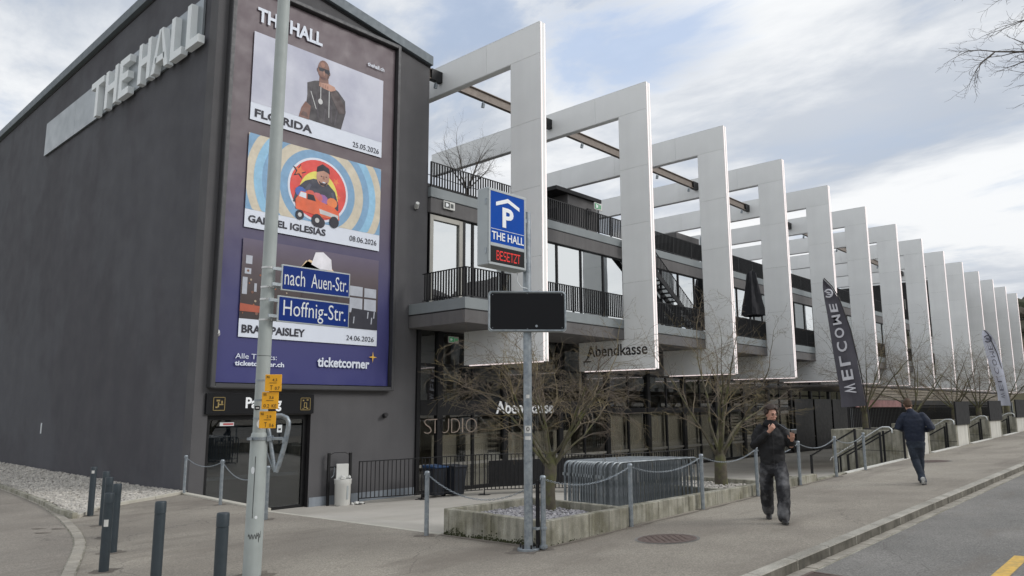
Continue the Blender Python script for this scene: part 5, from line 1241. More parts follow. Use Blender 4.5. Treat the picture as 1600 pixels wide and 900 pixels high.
def flag(lab,pts,col,ink,txtspan,pole,x,grp,tv=(.28,.74),bd=.02):
    """pts: outline pairs left/right in (y,z) from bottom to top on the plane x"""
    t=thing('beach_flag',lab,'flag',(x,pole[0][0],pole[0][1]),grp)
    n=len(pts); mb=MB(); vs=[]; K=6
    for i,((yl,zl),(yr,zr)) in enumerate(pts):
        for k in range(K+1):
            f=k/K; y=yl+(yr-yl)*f; z=zl+(zr-zl)*f; vs.append((x+.07*math.sin(f*4+i*.9)+.03*math.sin(i*1.7+f*2),y,z))
    mb.add(vs,[(i*(K+1)+k,i*(K+1)+k+1,(i+1)*(K+1)+k+1,(i+1)*(K+1)+k) for i in range(n-1) for k in range(K)])
    part('cloth',mb,col,t,smooth=True)
    part('pole',MB().tube([(x+.02,a,b) for a,b in pole],[.035]+[.02]*(len(pole)-1),6),M_ink,t,smooth=True)
    part('base',MB().cyl(x,pole[0][0],pole[0][1]-.05,pole[0][1]+.05,.2,10),M_ink,t)
    # lettering along the cloth, mirrored (seen from the back)
    def cl(s): # centre line position & direction for s in 0..1
        i=min(int(s*(n-1)),n-2); f=s*(n-1)-i
        L=Vector((0,*pts[i][0])).lerp(Vector((0,*pts[i+1][0])),f); Rr=Vector((0,*pts[i][1])).lerp(Vector((0,*pts[i+1][1])),f); return L,Rr
    word='WELCOME'; s0,s1=txtspan
    for j,ch in enumerate(word):
        a=s0+(s1-s0)*(j+.12)/len(word); b=s0+(s1-s0)*(j+.85)/len(word)
        La,Ra=cl(a); Lb,Rb=cl(b); p=La.lerp(Ra,tv[0]); u=Lb.lerp(Rb,tv[0])-p; v=La.lerp(Ra,tv[1])-p
        m=text_mesh(ch,(x-.13,p.y,p.z),(0,u.y,u.z),(0,v.y,v.z),.006,bd); part('lettering',m,ink,t)
    La,Ra=cl(s1+.085); c=La.lerp(Ra,.5); w=(Ra-La).length*.34
    part('emblem',MB().tube([(x-.13,c.y+w*math.cos(q),c.z+w*math.sin(q)) for q in [.5+j*.5 for j in range(11)]],.03,5).tube([(x-.13,c.y+w*.5,c.z+w*.3),(x-.13,c.y-w*.4,c.z+w*.1),(x-.13,c.y+w*.3,c.z-w*.2),(x-.13,c.y-w*.6,c.z-w*.4)],.035,5),ink,t)
def build_flags():
    g='beach flags by the stairs'
    P1=[((9.62,1.66),(8.78,1.72)),((9.66,2.2),(8.82,2.3)),((9.72,2.9),(8.92,3.0)),((9.77,3.6),(9.02,3.7)),((9.82,4.3),(9.14,4.4)),((9.87,5.0),(9.28,5.0)),((9.93,5.6),(9.46,5.55)),((9.97,6.0),(9.68,5.98)),((9.98,6.3),(9.93,6.3))]
    flag('large dark grey beach flag with mirrored WELCOME, leaning over the first bed',P1,mat('flag_dark',srgb(88,86,94),.8,var=.08,streak=.1),mat('flag_print_pale',srgb(206,206,212),.7),(.09,.71),[(8.72,.9),(8.76,1.7),(8.9,3.0),(9.12,4.4),(9.44,5.55),(9.66,6.0),(9.92,6.32)],27.5,g)
    P2=[((8.16,1.72),(7.6,1.7)),((8.17,2.3),(7.65,2.3)),((8.24,3.0),(7.72,3.0)),((8.38,3.7),(7.8,3.7)),((8.48,4.4),(7.9,4.4)),((8.55,5.0),(8.0,5.0)),((8.58,5.4),(8.14,5.35)),((8.54,5.65),(8.34,5.62))]
    flag('white beach flag with dark mirrored WELCOME far down the sidewalk',P2,mat('flag_white',srgb(214,216,228),.8,var=.05),mat('flag_print_grey',srgb(84,84,98),.7),(.08,.70),[(7.58,1.1),(7.6,1.7),(7.76,3.0),(7.98,4.4),(8.28,5.4),(8.46,5.68)],46.0,g,(.34,.68),-.01)
build_flags()
# ================================================================= TREES
class Tree:
    def __init__(s,seed): s.r=random.Random(seed); s.wood=MB(); s.twig=MB(); s.rt=.02
    def seg(s,pts,rs):
        big=rs[0]>s.rt
        (s.wood if big else s.twig).tube(pts,rs,7 if rs[0]>.04 else (5 if big else 3),cap=False)
    def grow(s,p,d,L,r,lv,P):
        rn=s.r; n=P['n'][lv]; pts=[p.copy()]; rs=[r]; d=d.normalized(); rend=r*P['tap'][lv]
        for i in range(n):
            d=d+Vector((rn.gauss(0,1),rn.gauss(0,1),rn.gauss(0,1)))*P['w'][lv]+Vector((0,0,P['g'][lv])); d.normalize()
            p=p+d*(L/n); pts.append(p.copy()); rs.append(r+(rend-r)*(i+1)/n)
        s.seg(pts,rs)
        if lv+1>=len(P['n']): return
        k=P['c'][lv]
        for j in range(k):
            t=P['s'][lv]+(1-P['s'][lv])*(j+rn.random()*.8)/k; t=min(t,.999); i=int(t*n); f=t*n-i; q=pts[i].lerp(pts[i+1],f); dd=(pts[i+1]-pts[i]).normalized()
            ax=dd.orthogonal().normalized(); ax=Matrix.Rotation(rn.uniform(0,2*PI),3,dd)@ax
            nd=Matrix.Rotation(R(P['a'][lv])*rn.uniform(.6,1.25),3,ax)@dd
            nd.z=nd.z*P['fz'][lv]
            s.grow(q,nd,L*P['l'][lv]*rn.uniform(.65,1.2)*(1.1-.4*t),max(rs[i]*P['rr'][lv],.0022),lv+1,P)
        # continuation fork
        s.grow(pts[-1],d,L*P['l'][lv]*rn.uniform(.7,1.1),max(rend*.9,.0022),lv+1,P)
def add_tree(name,label,base,T,limbs,P,trunk,group=None,mt=None,mw=None,cat='tree'):
    t=thing(name,label,cat,base,group)
    B=Vector(base)
    tp=[B+Vector(p) for p,r in trunk]; T.wood.tube(tp,[r for p,r in trunk],12,cap=True)
    for (p,d,L,r) in limbs: T.grow(B+Vector(p),Vector(d),L,r,0,P)
    part('trunk',T.wood,mw or M_bark,t,smooth=True); part('crown',T.twig,mt or M_twig,t)
    return t
def build_trees():
    T=Tree(11); rn=random.Random(21)
    P=dict(n=[6,5,4,3,2],w=[.16,.2,.22,.24,.26],g=[-.02,-.03,-.03,-.035,-.03],c=[5,4,4,2],s=[.35,.2,.2,.2],a=[40,38,36,36],l=[.62,.62,.6,.55],tap=[.45,.4,.4,.5,.6],rr=[.58,.55,.5,.6],fz=[.8,.8,.8,.9])
    limbs=[]
    for i in range(10):
        a=i*2*PI/10+rn.uniform(-.3,.3); e=[.55,1.5,2.6,.9,1.9,.6,3.4,1.1,2.2,1.3][i]
        limbs.append(((.05*math.cos(a),.05*math.sin(a),.72+.07*(i%4)),(math.cos(a),math.sin(a),e),1.75 if e<1 else 1.6,.021+.004*(i%3)))
    add_tree('maple_tree','leafless spreading tree growing from the near concrete planter behind the sign pole',(10.1,8.45,-.06),T,limbs,P,[((0,0,-.15),.10),((0,0,.0),.09),((-.03,.01,.35),.10),((0,.0,.62),.105),((.01,0,.85),.10),((.0,0,1.0),.06)])
    T=Tree(5)
    P2=dict(n=[8,6,4,3,2],w=[.09,.13,.17,.2,.22],g=[.015,-.0,-.01,-.02,-.02],c=[5,4,4,2],s=[.35,.2,.15,.15],a=[42,46,45,45],l=[.5,.55,.55,.5],tap=[.35,.35,.4,.5,.6],rr=[.5,.5,.5,.6],fz=[.8,.75,.8,.9])
    limbs=[]
    for i in range(8):
        a=i*2*PI/8+.3; e=[1.2,2.0,3.8,1.6,1.1,2.6,1.7,1.3][i]
        limbs.append(((.04*math.cos(a),.04*math.sin(a),.55+.1*(i%3)),(math.cos(a),math.sin(a),e),rn.uniform(2.1,2.7),.036))
    t2=add_tree('maple_tree','leafless many stemmed tree in the second planter beside the stacked barriers',(15.7,8.2,0.),T,limbs,P2,[((0,0,-.15),.15),((0,0,.1),.14),((0,0,.5),.13),((0,0,.75),.09)],'leafless trees along the plaza',mt=M_twig)
    for (x,y,z,rz,sc,lab) in ((28.6,9.2,.8,1.0,(.85,.85,1.05),'leafless tree standing right behind the dark beach flag'),(34.0,9.0,.85,2.2,(1,1,.92),'leafless tree in the second bed, above the navy jacketed man'),(40.1,8.9,.95,3.9,(1.0,1.0,.9),'leafless tree in the third bed, left of the white beach flag'),(46.6,9.2,1.0,5.1,(1.05,1.05,.95),'leafless tree behind the white beach flag'),(52.9,9,1.1,.4,(1.1,1.1,.95),'farthest leafless tree, at the right edge of the row')):
        c=copy_tree(t2); c.location=(x,y,z); c.rotation_euler=(0,0,rz); c.scale=sc; c['label']=lab
    T=Tree(9); T.rt=.03
    P3=dict(n=[6,5,4,3],w=[.1,.14,.17,.2],g=[.02,.01,-.0,-.0],c=[5,4,3],s=[.3,.2,.2],a=[35,42,45],l=[.6,.6,.6],tap=[.35,.4,.5,.6],rr=[.5,.5,.6],fz=[.9,.9,.9])
    limbs=[((0,0,1.2),(math.cos(a),math.sin(a),e),1.7,.035) for a,e in ((.2,1.3),(1.3,1.8),(2.4,1.4),(3.4,2.2),(4.4,1.3),(5.4,2.6),(6.0,1.2))]
    t=add_tree('terrace_tree','small leafless tree standing on the roof terrace between hall and first frame',(21.5,22.5,9.7),T,limbs,P3,[((0,0,0),.06),((0,0,1.25),.05)],mt=M_twigd,mw=M_twigd)
    part('pot',MB().cyl(21.5,22.5,9.62,10.2,.45,16,.5),M_ink,t)
    # large roadside tree, trunk outside the picture, bare branch tips with a few dry leaves
    T=Tree(31); T.rt=.012
    P4=dict(n=[6,5,4,3],w=[.07,.15,.2,.24],g=[-.02,-.03,-.02,0],c=[7,5,4],s=[.25,.15,.1],a=[38,45,48],l=[.42,.5,.5],tap=[.3,.35,.4,.6],rr=[.45,.5,.6],fz=[.8,.8,.9])
    b=Vector((14.5,-4.8,0)); z0=G(14.5,-4.8)
    t=thing('roadside_tree','bare roadside tree reaching in from the upper right with a few dry leaves','tree',(14.5,-4.8,z0))
    T.wood.tube([(14.5,-4.8,z0-.3),(14.5,-4.8,3),(14.3,-4.5,6),(14.2,-4.3,9)],[.26,.2,.16,.08],12)
    tips=[]
    for s,e,r in (((14.4,-4.6,5.2),(12.35,1.75,6.75),.07),((14.3,-4.5,5.8),(12.6,1.3,7.3),.06),((14.35,-4.5,5.0),(12.7,1.15,6.35),.05),((14.3,-4.5,6.3),(12.2,1.8,7.75),.06),((14.3,-4.4,7),(17,-2,10),.06),((14.3,-4.4,6.5),(16,-9,9),.06),((14.3,-4.4,6.2),(10,-7,8.6),.06)):
        s=Vector(s);e=Vector(e); d=e-s; n=10; pts=[s.lerp(e,i/n)+Vector((0,0,math.sin(i/n*PI)*.35))+Vector((T.r.gauss(0,.04),T.r.gauss(0,.04),T.r.gauss(0,.04))) for i in range(n+1)]
        T.wood.tube(pts,[r*(1-.86*i/n) for i in range(n+1)],6,cap=False)
        for i in range(3,n+1):
            for k in range(3 if i>5 else 2):
                dd=(d.normalized()+Vector((T.r.gauss(0,.45),T.r.gauss(0,.45),T.r.gauss(0,.32)))); T.grow(pts[i],dd,T.r.uniform(.7,1.15)*(1.15-.5*i/n),r*(1-.8*i/n)*.5+.003,1,P4)
    part('trunk',T.wood,M_twigd,t,smooth=True); part('crown',T.twig,M_twigd,t)
    lf=MB(); rn=random.Random(3)
    for i in range(70):
        v=Vector(T.twig.v[rn.randrange(len(T.twig.v))])
        a=Vector((rn.gauss(0,.4),rn.gauss(0,.4),-1)).normalized()*rn.uniform(.05,.09); s=a.orthogonal().normalized()*.018
        lf.add([v,v+a*.5+s,v+a,v+a*.5-s],[(0,1,2,3)])
    part('leaves',lf,mat('dry_leaf',srgb(96,82,66),.8,var=.2),t,kind='stuff')
build_trees()
# ================================================================= PEOPLE
def etube(mb,pts,rx,ry,side=(1,0,0),n=16):
    """tube with elliptic section; rx along 'side'"""
    pts=[Vector(p) for p in pts]; m=len(pts); side=Vector(side)
    P=[];X=[];Y=[]
    # rounded ends
    def ins(p,t,rxx,ryy,sgn):
        o=[]
        for q in (1.0,.85,.5): o.append((p+t*sgn*min(rxx,ryy)*q*.9,rxx*math.sqrt(max(.0,1-q*q))+.0005,ryy*math.sqrt(max(0,1-q*q))+.0005))
        return o
    t0=(pts[1]-pts[0]).normalized(); t1=(pts[-1]-pts[-2]).normalized()
    seq=ins(pts[0],t0,rx[0],ry[0],-1)+[(p,a,b) for p,a,b in zip(pts,rx,ry)]+ins(pts[-1],t1,rx[-1],ry[-1],1)[::-1]
    m=len(seq); vs=[]
    for i,(p,a,b) in enumerate(seq):
        j0,j1=max(i-1,0),min(i+1,m-1); t=(seq[j1][0]-seq[j0][0]).normalized()
        s=(side-t*side.dot(t)); s=s.normalized() if s.length>1e-4 else t.orthogonal().normalized(); u=t.cross(s).normalized()
        for k in range(n): an=2*PI*k/n; vs.append(p+s*(a*math.cos(an))+u*(b*math.sin(an)))
    fs=[(i*n+k,i*n+(k+1)%n,(i+1)*n+(k+1)%n,(i+1)*n+k) for i in range(m-1) for k in range(n)]+[tuple(range(n))[::-1],tuple(range((m-1)*n,m*n))]
    mb.add(vs,fs)
def rtube(mb,pts,rs,n=12): etube(mb,pts,rs,rs,(1,.13,.07),n)
def remesh(mb,vox,smooth=4,disp=None):
    me=mb.mesh('rm'); ob=bpy.data.objects.new('rm',me); COL.objects.link(ob)
    bm=bmesh.new(); bm.from_mesh(me); bmesh.ops.recalc_face_normals(bm,faces=bm.faces); bm.to_mesh(me); bm.free()
    m=ob.modifiers.new('r','REMESH'); m.mode='VOXEL'; m.voxel_size=vox; m.use_smooth_shade=True
    if smooth: s=ob.modifiers.new('s','SMOOTH'); s.iterations=smooth; s.factor=.5
    dg=bpy.context.evaluated_depsgraph_get(); out=bpy.data.meshes.new_from_object(ob.evaluated_get(dg)); bpy.data.objects.remove(ob)
    if disp:
        n=len(out.vertices); co=np.zeros(n*3); no=np.zeros(n*3); out.vertices.foreach_get('co',co); out.vertices.foreach_get('normal',no); co=co.reshape(-1,3); no=no.reshape(-1,3)
        for i in range(n): co[i]+=no[i]*disp(co[i])
        out.vertices.foreach_set('co',co.ravel())
    out.polygons.foreach_set('use_smooth',[True]*len(out.polygons)); return out
def bodypart(name,mb,m,t,vox=.01,sm=4,disp=None):
    me=remesh(mb,vox,sm,disp); me.materials.append(m); o=bpy.data.objects.new(name,me); COL.objects.link(o); o.parent=t; return o
def hand(mb,wrist,fdir,palmn,grip,thumbside):
    """wrist point, finger direction, palm normal, grip curl 0..1, thumb side sign"""
    f=Vector(fdir).normalized(); n=Vector(palmn); n=(n-f*n.dot(f)).normalized(); s=f.cross(n)*thumbside; w=Vector(wrist)
    etube(mb,[w-f*.02,w+f*.03,w+f*.085],[.026,.036,.040],[.020,.017,.014],s,12)
    for k,(off,L) in enumerate(((.030,.072),(.010,.080),(-.010,.075),(-.029,.058))):
        p=w+f*.085+s*off; c=grip*(1+.12*k); pts=[p-f*.01]; d=f.copy(); a=0
        for j,l in enumerate((.45,.32,.23)):
            a+=R(75)*c*(.6+.2*j); d=(f*math.cos(a)+n*math.sin(a)); p=p+d*(L*l); pts.append(p)
        rtube(mb,pts,[.0098,.0092,.0085,.0075],8)
    p=w+f*.03+s*.034; q=p+(f*.55+s*.6+n*.35).normalized()*.036; r=q+(f*.85+s*.05+n*.55).normalized()*.032
    rtube(mb,[p-s*.012,q,r],[.0125,.011,.0088],8)
def head(mb,c,fw,tilt=0,skinears=True):
    """c = centre of head; fw facing unit vector (xy)"""
    c=Vector(c); f=Vector(fw).normalized(); s=f.cross(Vector((0,0,1))).normalized(); u=s.cross(f)
    def E(o,rs,rf,ru,n=16,m=12):
        vs=[];
        for j in range(m+1):
            for i in range(n):
                a=PI*j/m; b=2*PI*i/n; vs.append(c+s*(o[0]+rs*math.sin(a)*math.cos(b))+f*(o[1]+rf*math.sin(a)*math.sin(b))+u*(o[2]+ru*math.cos(a)))
        mb.add(vs,[(j*n+i,(j+1)*n+i,(j+1)*n+(i+1)%n,j*n+(i+1)%n) for j in range(m) for i in range(n)])
    E((0,-.008,.02),.075,.094,.098); E((0,.018,-.035),.060,.070,.078); E((0,.045,-.085),.030,.036,.028)
    E((0,.082,.028),.052,.016,.012,10,6)       # brow
    E((0,.098,-.004),.0105,.014,.028,10,8); E((0,.106,-.022),.016,.013,.011,10,6)  # nose
    E((.035,.076,-.022),.02,.014,.018,8,6); E((-.035,.076,-.022),.02,.014,.018,8,6) # cheeks
    E((0,.088,-.052),.022,.010,.006,8,6); E((0,.086,-.062),.019,.010,.006,8,6) # lips
    for q in (-1,1): E((q*.076,-.008,-.008),.009,.018,.030,8,6)
    return c,f,s,u
def features(t,c,f,s,u):
    ey=MB(); br=MB(); li=MB()
    for q in (-1,1):
        p=c+s*(.030*q)+f*.081+u*.006; ey.ell(p,.013,.013,.0075,10,6); br.obox(c+s*(.032*q)+f*.092+u*.030,s*.021,f*.005,u*.0045)
    li.obox(c+f*.095-u*.056,s*.020,f*.004,u*.003)
    part('eyes',ey,mat('eye_dark',srgb(40,32,28),.3),t,local=True); part('eyebrows',br,mat('brow',srgb(40,30,26),.9),t,local=True); part('mouth',li,mat('lips',srgb(150,92,84),.6),t,local=True)
def cloth_disp(a=.006,sc=9,seed=0,band=None):
    def f(p):
        v=mnoise.noise(Vector((p[0]*sc+seed,p[1]*sc,p[2]*sc*1.5)))*a+mnoise.noise(Vector((p[0]*sc*2.3,p[1]*sc*2.3+seed,p[2]*sc*3)))*a*.5
        return v
    return f
M_skin=mat('skin',srgb(196,150,130),.55,var=.05,vs=8)
M_hair=mat('hair_dark',srgb(56,42,34),.6,var=.3,vs=30,bump=.6,bs=90)
M_hair2=mat('hair_brown',srgb(84,64,48),.7,var=.25,vs=30,bump=.6,bs=90)
M_jk1=mat('jacket_black',srgb(24,24,27),.75,var=.18,vs=10,bump=.4,bs=35)
M_jk1b=mat('jacket_shoulder',srgb(34,35,38),.75,var=.15,vs=10,bump=.4,bs=35)
M_jean1=mat('jeans_washed_black',srgb(38,38,42),.9,var=.2,vs=5,c2=srgb(106,106,108),cs=3.4,cr=(.48,.66),bump=.5,bs=60)
M_jk2=mat('jacket_navy',srgb(22,32,52),.7,var=.15,vs=8,bump=.35,bs=30)
M_jean2=mat('jeans_dark_blue',srgb(40,47,58),.9,var=.15,vs=5,c2=srgb(70,80,94),cs=3,cr=(.5,.75),bump=.5,bs=60)
def shoes(t,feet,m,sole):
    for (p,dirn,pitch) in feet:
        p=Vector(p); d=Vector(dirn).normalized(); d=Vector((d.x,d.y,0)).normalized(); s=d.cross(Vector((0,0,1)))
        mb=MB(); u=Vector((0,0,1)); d2=(d*math.cos(pitch)-u*math.sin(pitch)); u2=(u*math.cos(pitch)+d*math.sin(pitch))
        q=lambda a,b:p+d2*a+u2*b
        etube(mb,[q(-.07,.05),q(-.02,.055),q(.06,.045),q(.14,.032),q(.185,.026)],[.036,.040,.046,.047,.036],[.050,.052,.042,.030,.020],s,14)
        etube(mb,[q(-.05,.06),q(-.045,.12)],[.042,.046],[.05,.052],s,14)
        bodypart('shoe',mb,m,t,.008,3)
        sb=MB(); n=18; pts=[]
        for k in range(n): a=2*PI*k/n; pts.append(q(.055,0)+d2*(.15*math.cos(a))+s*((.046 if math.cos(a)>0 else .040)*math.sin(a)))
        sb.add([w+u2*.0 for w in pts]+[w+u2*.028 for w in pts],[tuple(range(n))[::-1],tuple(range(n,2*n))]+[(k,(k+1)%n,n+(k+1)%n,n+k) for k in range(n)]); part('sole',sb,sole,t,local=True)
def person1():
    # local: +X = his right, +Y = forward. seen from the front -> image left = +X
    hd=R(212); base=(11.88,5.29,G(11.88,5.29)); t=thing('person','man in black puffer jacket and baggy washed jeans walking towards the camera, holding a phone','person',base); t.rotation_euler=(0,0,hd-PI/2)
    z=lambda h:h
    footR=(.06,-.36,.045); footL=(-.075,.34,.0)   # right foot behind (image left), left foot in front (image right)
    hipR,hipL=(.095,-.01,.93),(-.095,.01,.93); kneeR,kneeL=(.085,-.07,.51),(-.09,.22,.53)
    aR,aL=(.06,-.33,.13),(-.075,.30,.10)
    shR,shL=(.19,0,1.44),(-.19,0,1.44); elR,elL=(.285,.02,1.17),(-.30,.02,1.17); wrR,wrL=(.07,.25,1.40),(-.27,.27,1.27)
    hc=(-.015,.03,1.665); fdir=Vector((-.42,.9,-.12))
    b=MB()
    c,f,s,u=head(b,hc,fdir)
    rtube(b,[(0,0,1.40),(0,.01,1.50),(-.005,.02,1.60)],[.062,.058,.056],14)
    etube(b,[(0,0,.92),(0,0,1.1),(0,0,1.3),(0,0,1.42)],[.15,.13,.16,.15],[.10,.09,.11,.08])
    for hp,k,a in ((hipR,kneeR,aR),(hipL,kneeL,aL)): rtube(b,[hp,k,a],[.085,.055,.04],12)
    for sh,e,w in ((shR,elR,wrR),(shL,elL,wrL)): rtube(b,[sh,e,w],[.05,.04,.028],12)
    d=(Vector(wrR)-Vector(elR)).normalized(); hand(b,Vector(wrR)+d*.02,(d+Vector((-.25,.0,.5))).normalized(),(-.5,-.3,.5),.75,1)
    d=(Vector(wrL)-Vector(elL)).normalized(); hand(b,Vector(wrL)+d*.02,(d+Vector((-.1,.1,.45))).normalized(),(.1,-.35,.9),.38,1)
    bodypart('body',b,M_skin,t,.0065,2)
    features(t,c,f,s,u)
    # hair: thick tousled, parted curtain fringe
    h=MB(); rn=random.Random(4)
    for k in range(210):
        a=rn.uniform(-PI*.93,PI*.93)+PI*1.5 if False else rn.uniform(0,2*PI); el=rn.uniform(.12,1.0)
        dirn=(s*math.cos(a)+f*math.sin(a)); fr=max(0,math.sin(a))
        lo=.05 if fr<.30 else .74
        zz=lo+(1-lo)*rn.random(); rr=math.sqrt(max(0,1-zz*zz*.92))
        p0=c+dirn*(.068*rr)+u*(.015+.112*zz)-f*.006; out=dirn*.5+u*(.15+.5*zz)
        sw=s*(1 if dirn.dot(s)>0 else -1)*.5
        p1=p0+out.normalized()*(.016+.024*zz); p2=p1+(dirn*.35+sw*(.5+zz*.5)-u*(1.0-zz*.6)).normalized()*rn.uniform(.025,.052)
        rtube(h,[p0,p1,p2],[.020,.018,.006],7)
    etube(h,[c+u*.06-f*.03,c+u*.098-f*.012],[.078,.06],[.094,.07],s,16)
    etube(h,[c+u*.02-f*.055,c-u*.05-f*.06],[.068,.05],[.05,.035],s,14)
    bodypart('hair',h,M_hair,t,.006,1)
    # jacket
    j=MB(); 
    etube(j,[(0,.0,.86),(0,.0,.93),(0,0,1.05),(0,0,1.2),(0,0,1.33),(0,-.005,1.42),(0,-.005,1.475)],[.178,.192,.20,.208,.212,.18,.10],[.125,.145,.148,.15,.145,.118,.085],(1,0,0),24)
    for sh,e,w in ((shR,elR,wrR),(shL,elL,wrL)):
        sh,e,w=map(Vector,(sh,e,w)); etube(j,[sh+Vector((-.03 if sh.x>0 else .03,0,.0)),sh.lerp(e,.5),e,e.lerp(w,.5),e.lerp(w,.88)],[.082,.075,.073,.066,.052],[.082,.075,.073,.065,.05],(0,1,0),16)
    bodypart('jacket',j,M_jk1,t,.011,3,cloth_disp(.011,8,3))
    rib=MB(); etube(rib,[(0,0,.845),(0,0,.885)],[.178,.182],[.125,.128],(1,0,0),24); bodypart('hem_rib',rib,M_jk1b,t,.012,2)
    sc=MB(); 
    for k in range(14):
        a=2*PI*k/14; b2=2*PI*(k+1)/14
        rtube(sc,[(.082*math.cos(a),.012+.078*math.sin(a),1.505+.012*math.sin(3*a)),(.082*math.cos(b2),.012+.078*math.sin(b2),1.505+.012*math.sin(3*b2))],[.046,.046],10)
        rtube(sc,[(.07*math.cos(a),.015+.066*math.sin(a),1.555),(.07*math.cos(b2),.015+.066*math.sin(b2),1.555)],[.032,.032],10)
    bodypart('scarf',sc,mat('scarf_black',srgb(26,26,29),.95,var=.2,bump=.6,bs=80),t,.009,2,cloth_disp(.006,16,1))
    zp=MB().tube([(0,.158,.9),(0,.168,1.15),(0,.155,1.38)],.004,5); part('zip',zp,M_ink,t,local=True)
    # jeans : baggy
    q=MB(); etube(q,[(0,0,.80),(0,0,.9),(0,0,.97)],[.17,.185,.17],[.125,.13,.12],(1,0,0),20)
    for hp,k,a in ((hipR,kneeR,aR),(hipL,kneeL,aL)):
        hp,k,a=map(Vector,(hp,k,a)); o=Vector((.015 if hp.x>0 else -.015,0,0))
        etube(q,[hp+Vector((0,0,-.06)),hp.lerp(k,.45)+o,k+o,k.lerp(a,.5)+o,k.lerp(a,.9)+o*.5,a+Vector((0,0,-.01))],[.108,.112,.104,.10,.098,.088],[.115,.115,.108,.102,.10,.09],(1,0,0),18)
    bodypart('jeans',q,M_jean1,t,.011,3,cloth_disp(.012,7,9))
    shoes(t,[((footR[0],footR[1],.03),(0.05,1,0),R(14)),((footL[0],footL[1],.0),(-.05,1,0),R(-6))],mat('shoe_black',srgb(36,34,34),.4,var=.1),mat('sole_dark',srgb(60,58,56),.7))
    # phone, held in his left hand
    Mx=Matrix.Rotation(hd-PI/2,4,'Z'); wl=Vector(wrL); dd=(wl-Vector(elL)).normalized(); pc=wl+dd*.11+Vector((-.025,.03,.10))
    pw=Vector(base)+(Mx@pc); ph=thing('phone','dark smartphone held flat in the walking man\'s left hand','phone',tuple(pw)); ph.rotation_euler=(0,0,hd-PI/2)
    dv=Vector((.15,.95,.42)).normalized(); sv=Vector((1,-.15,-.1)); sv=(sv-dv*sv.dot(dv)).normalized(); nv=sv.cross(dv)
    part('case',MB().obox((0,0,0),sv*.04,dv*.08,nv*.006),M_galv,ph,local=True,bevel=.002); part('screen',MB().obox(nv*.0052,sv*.034,dv*.071,nv*.0005),mat('phone_screen',srgb(60,64,72),.15),ph,local=True)
    er=MB().tube([pc-Vector((0,-.02,-.01)),(-.2,.2,1.45),(-.10,.12,1.53)],.003,5); part('cord',er,M_galv,t,local=True)
person1()
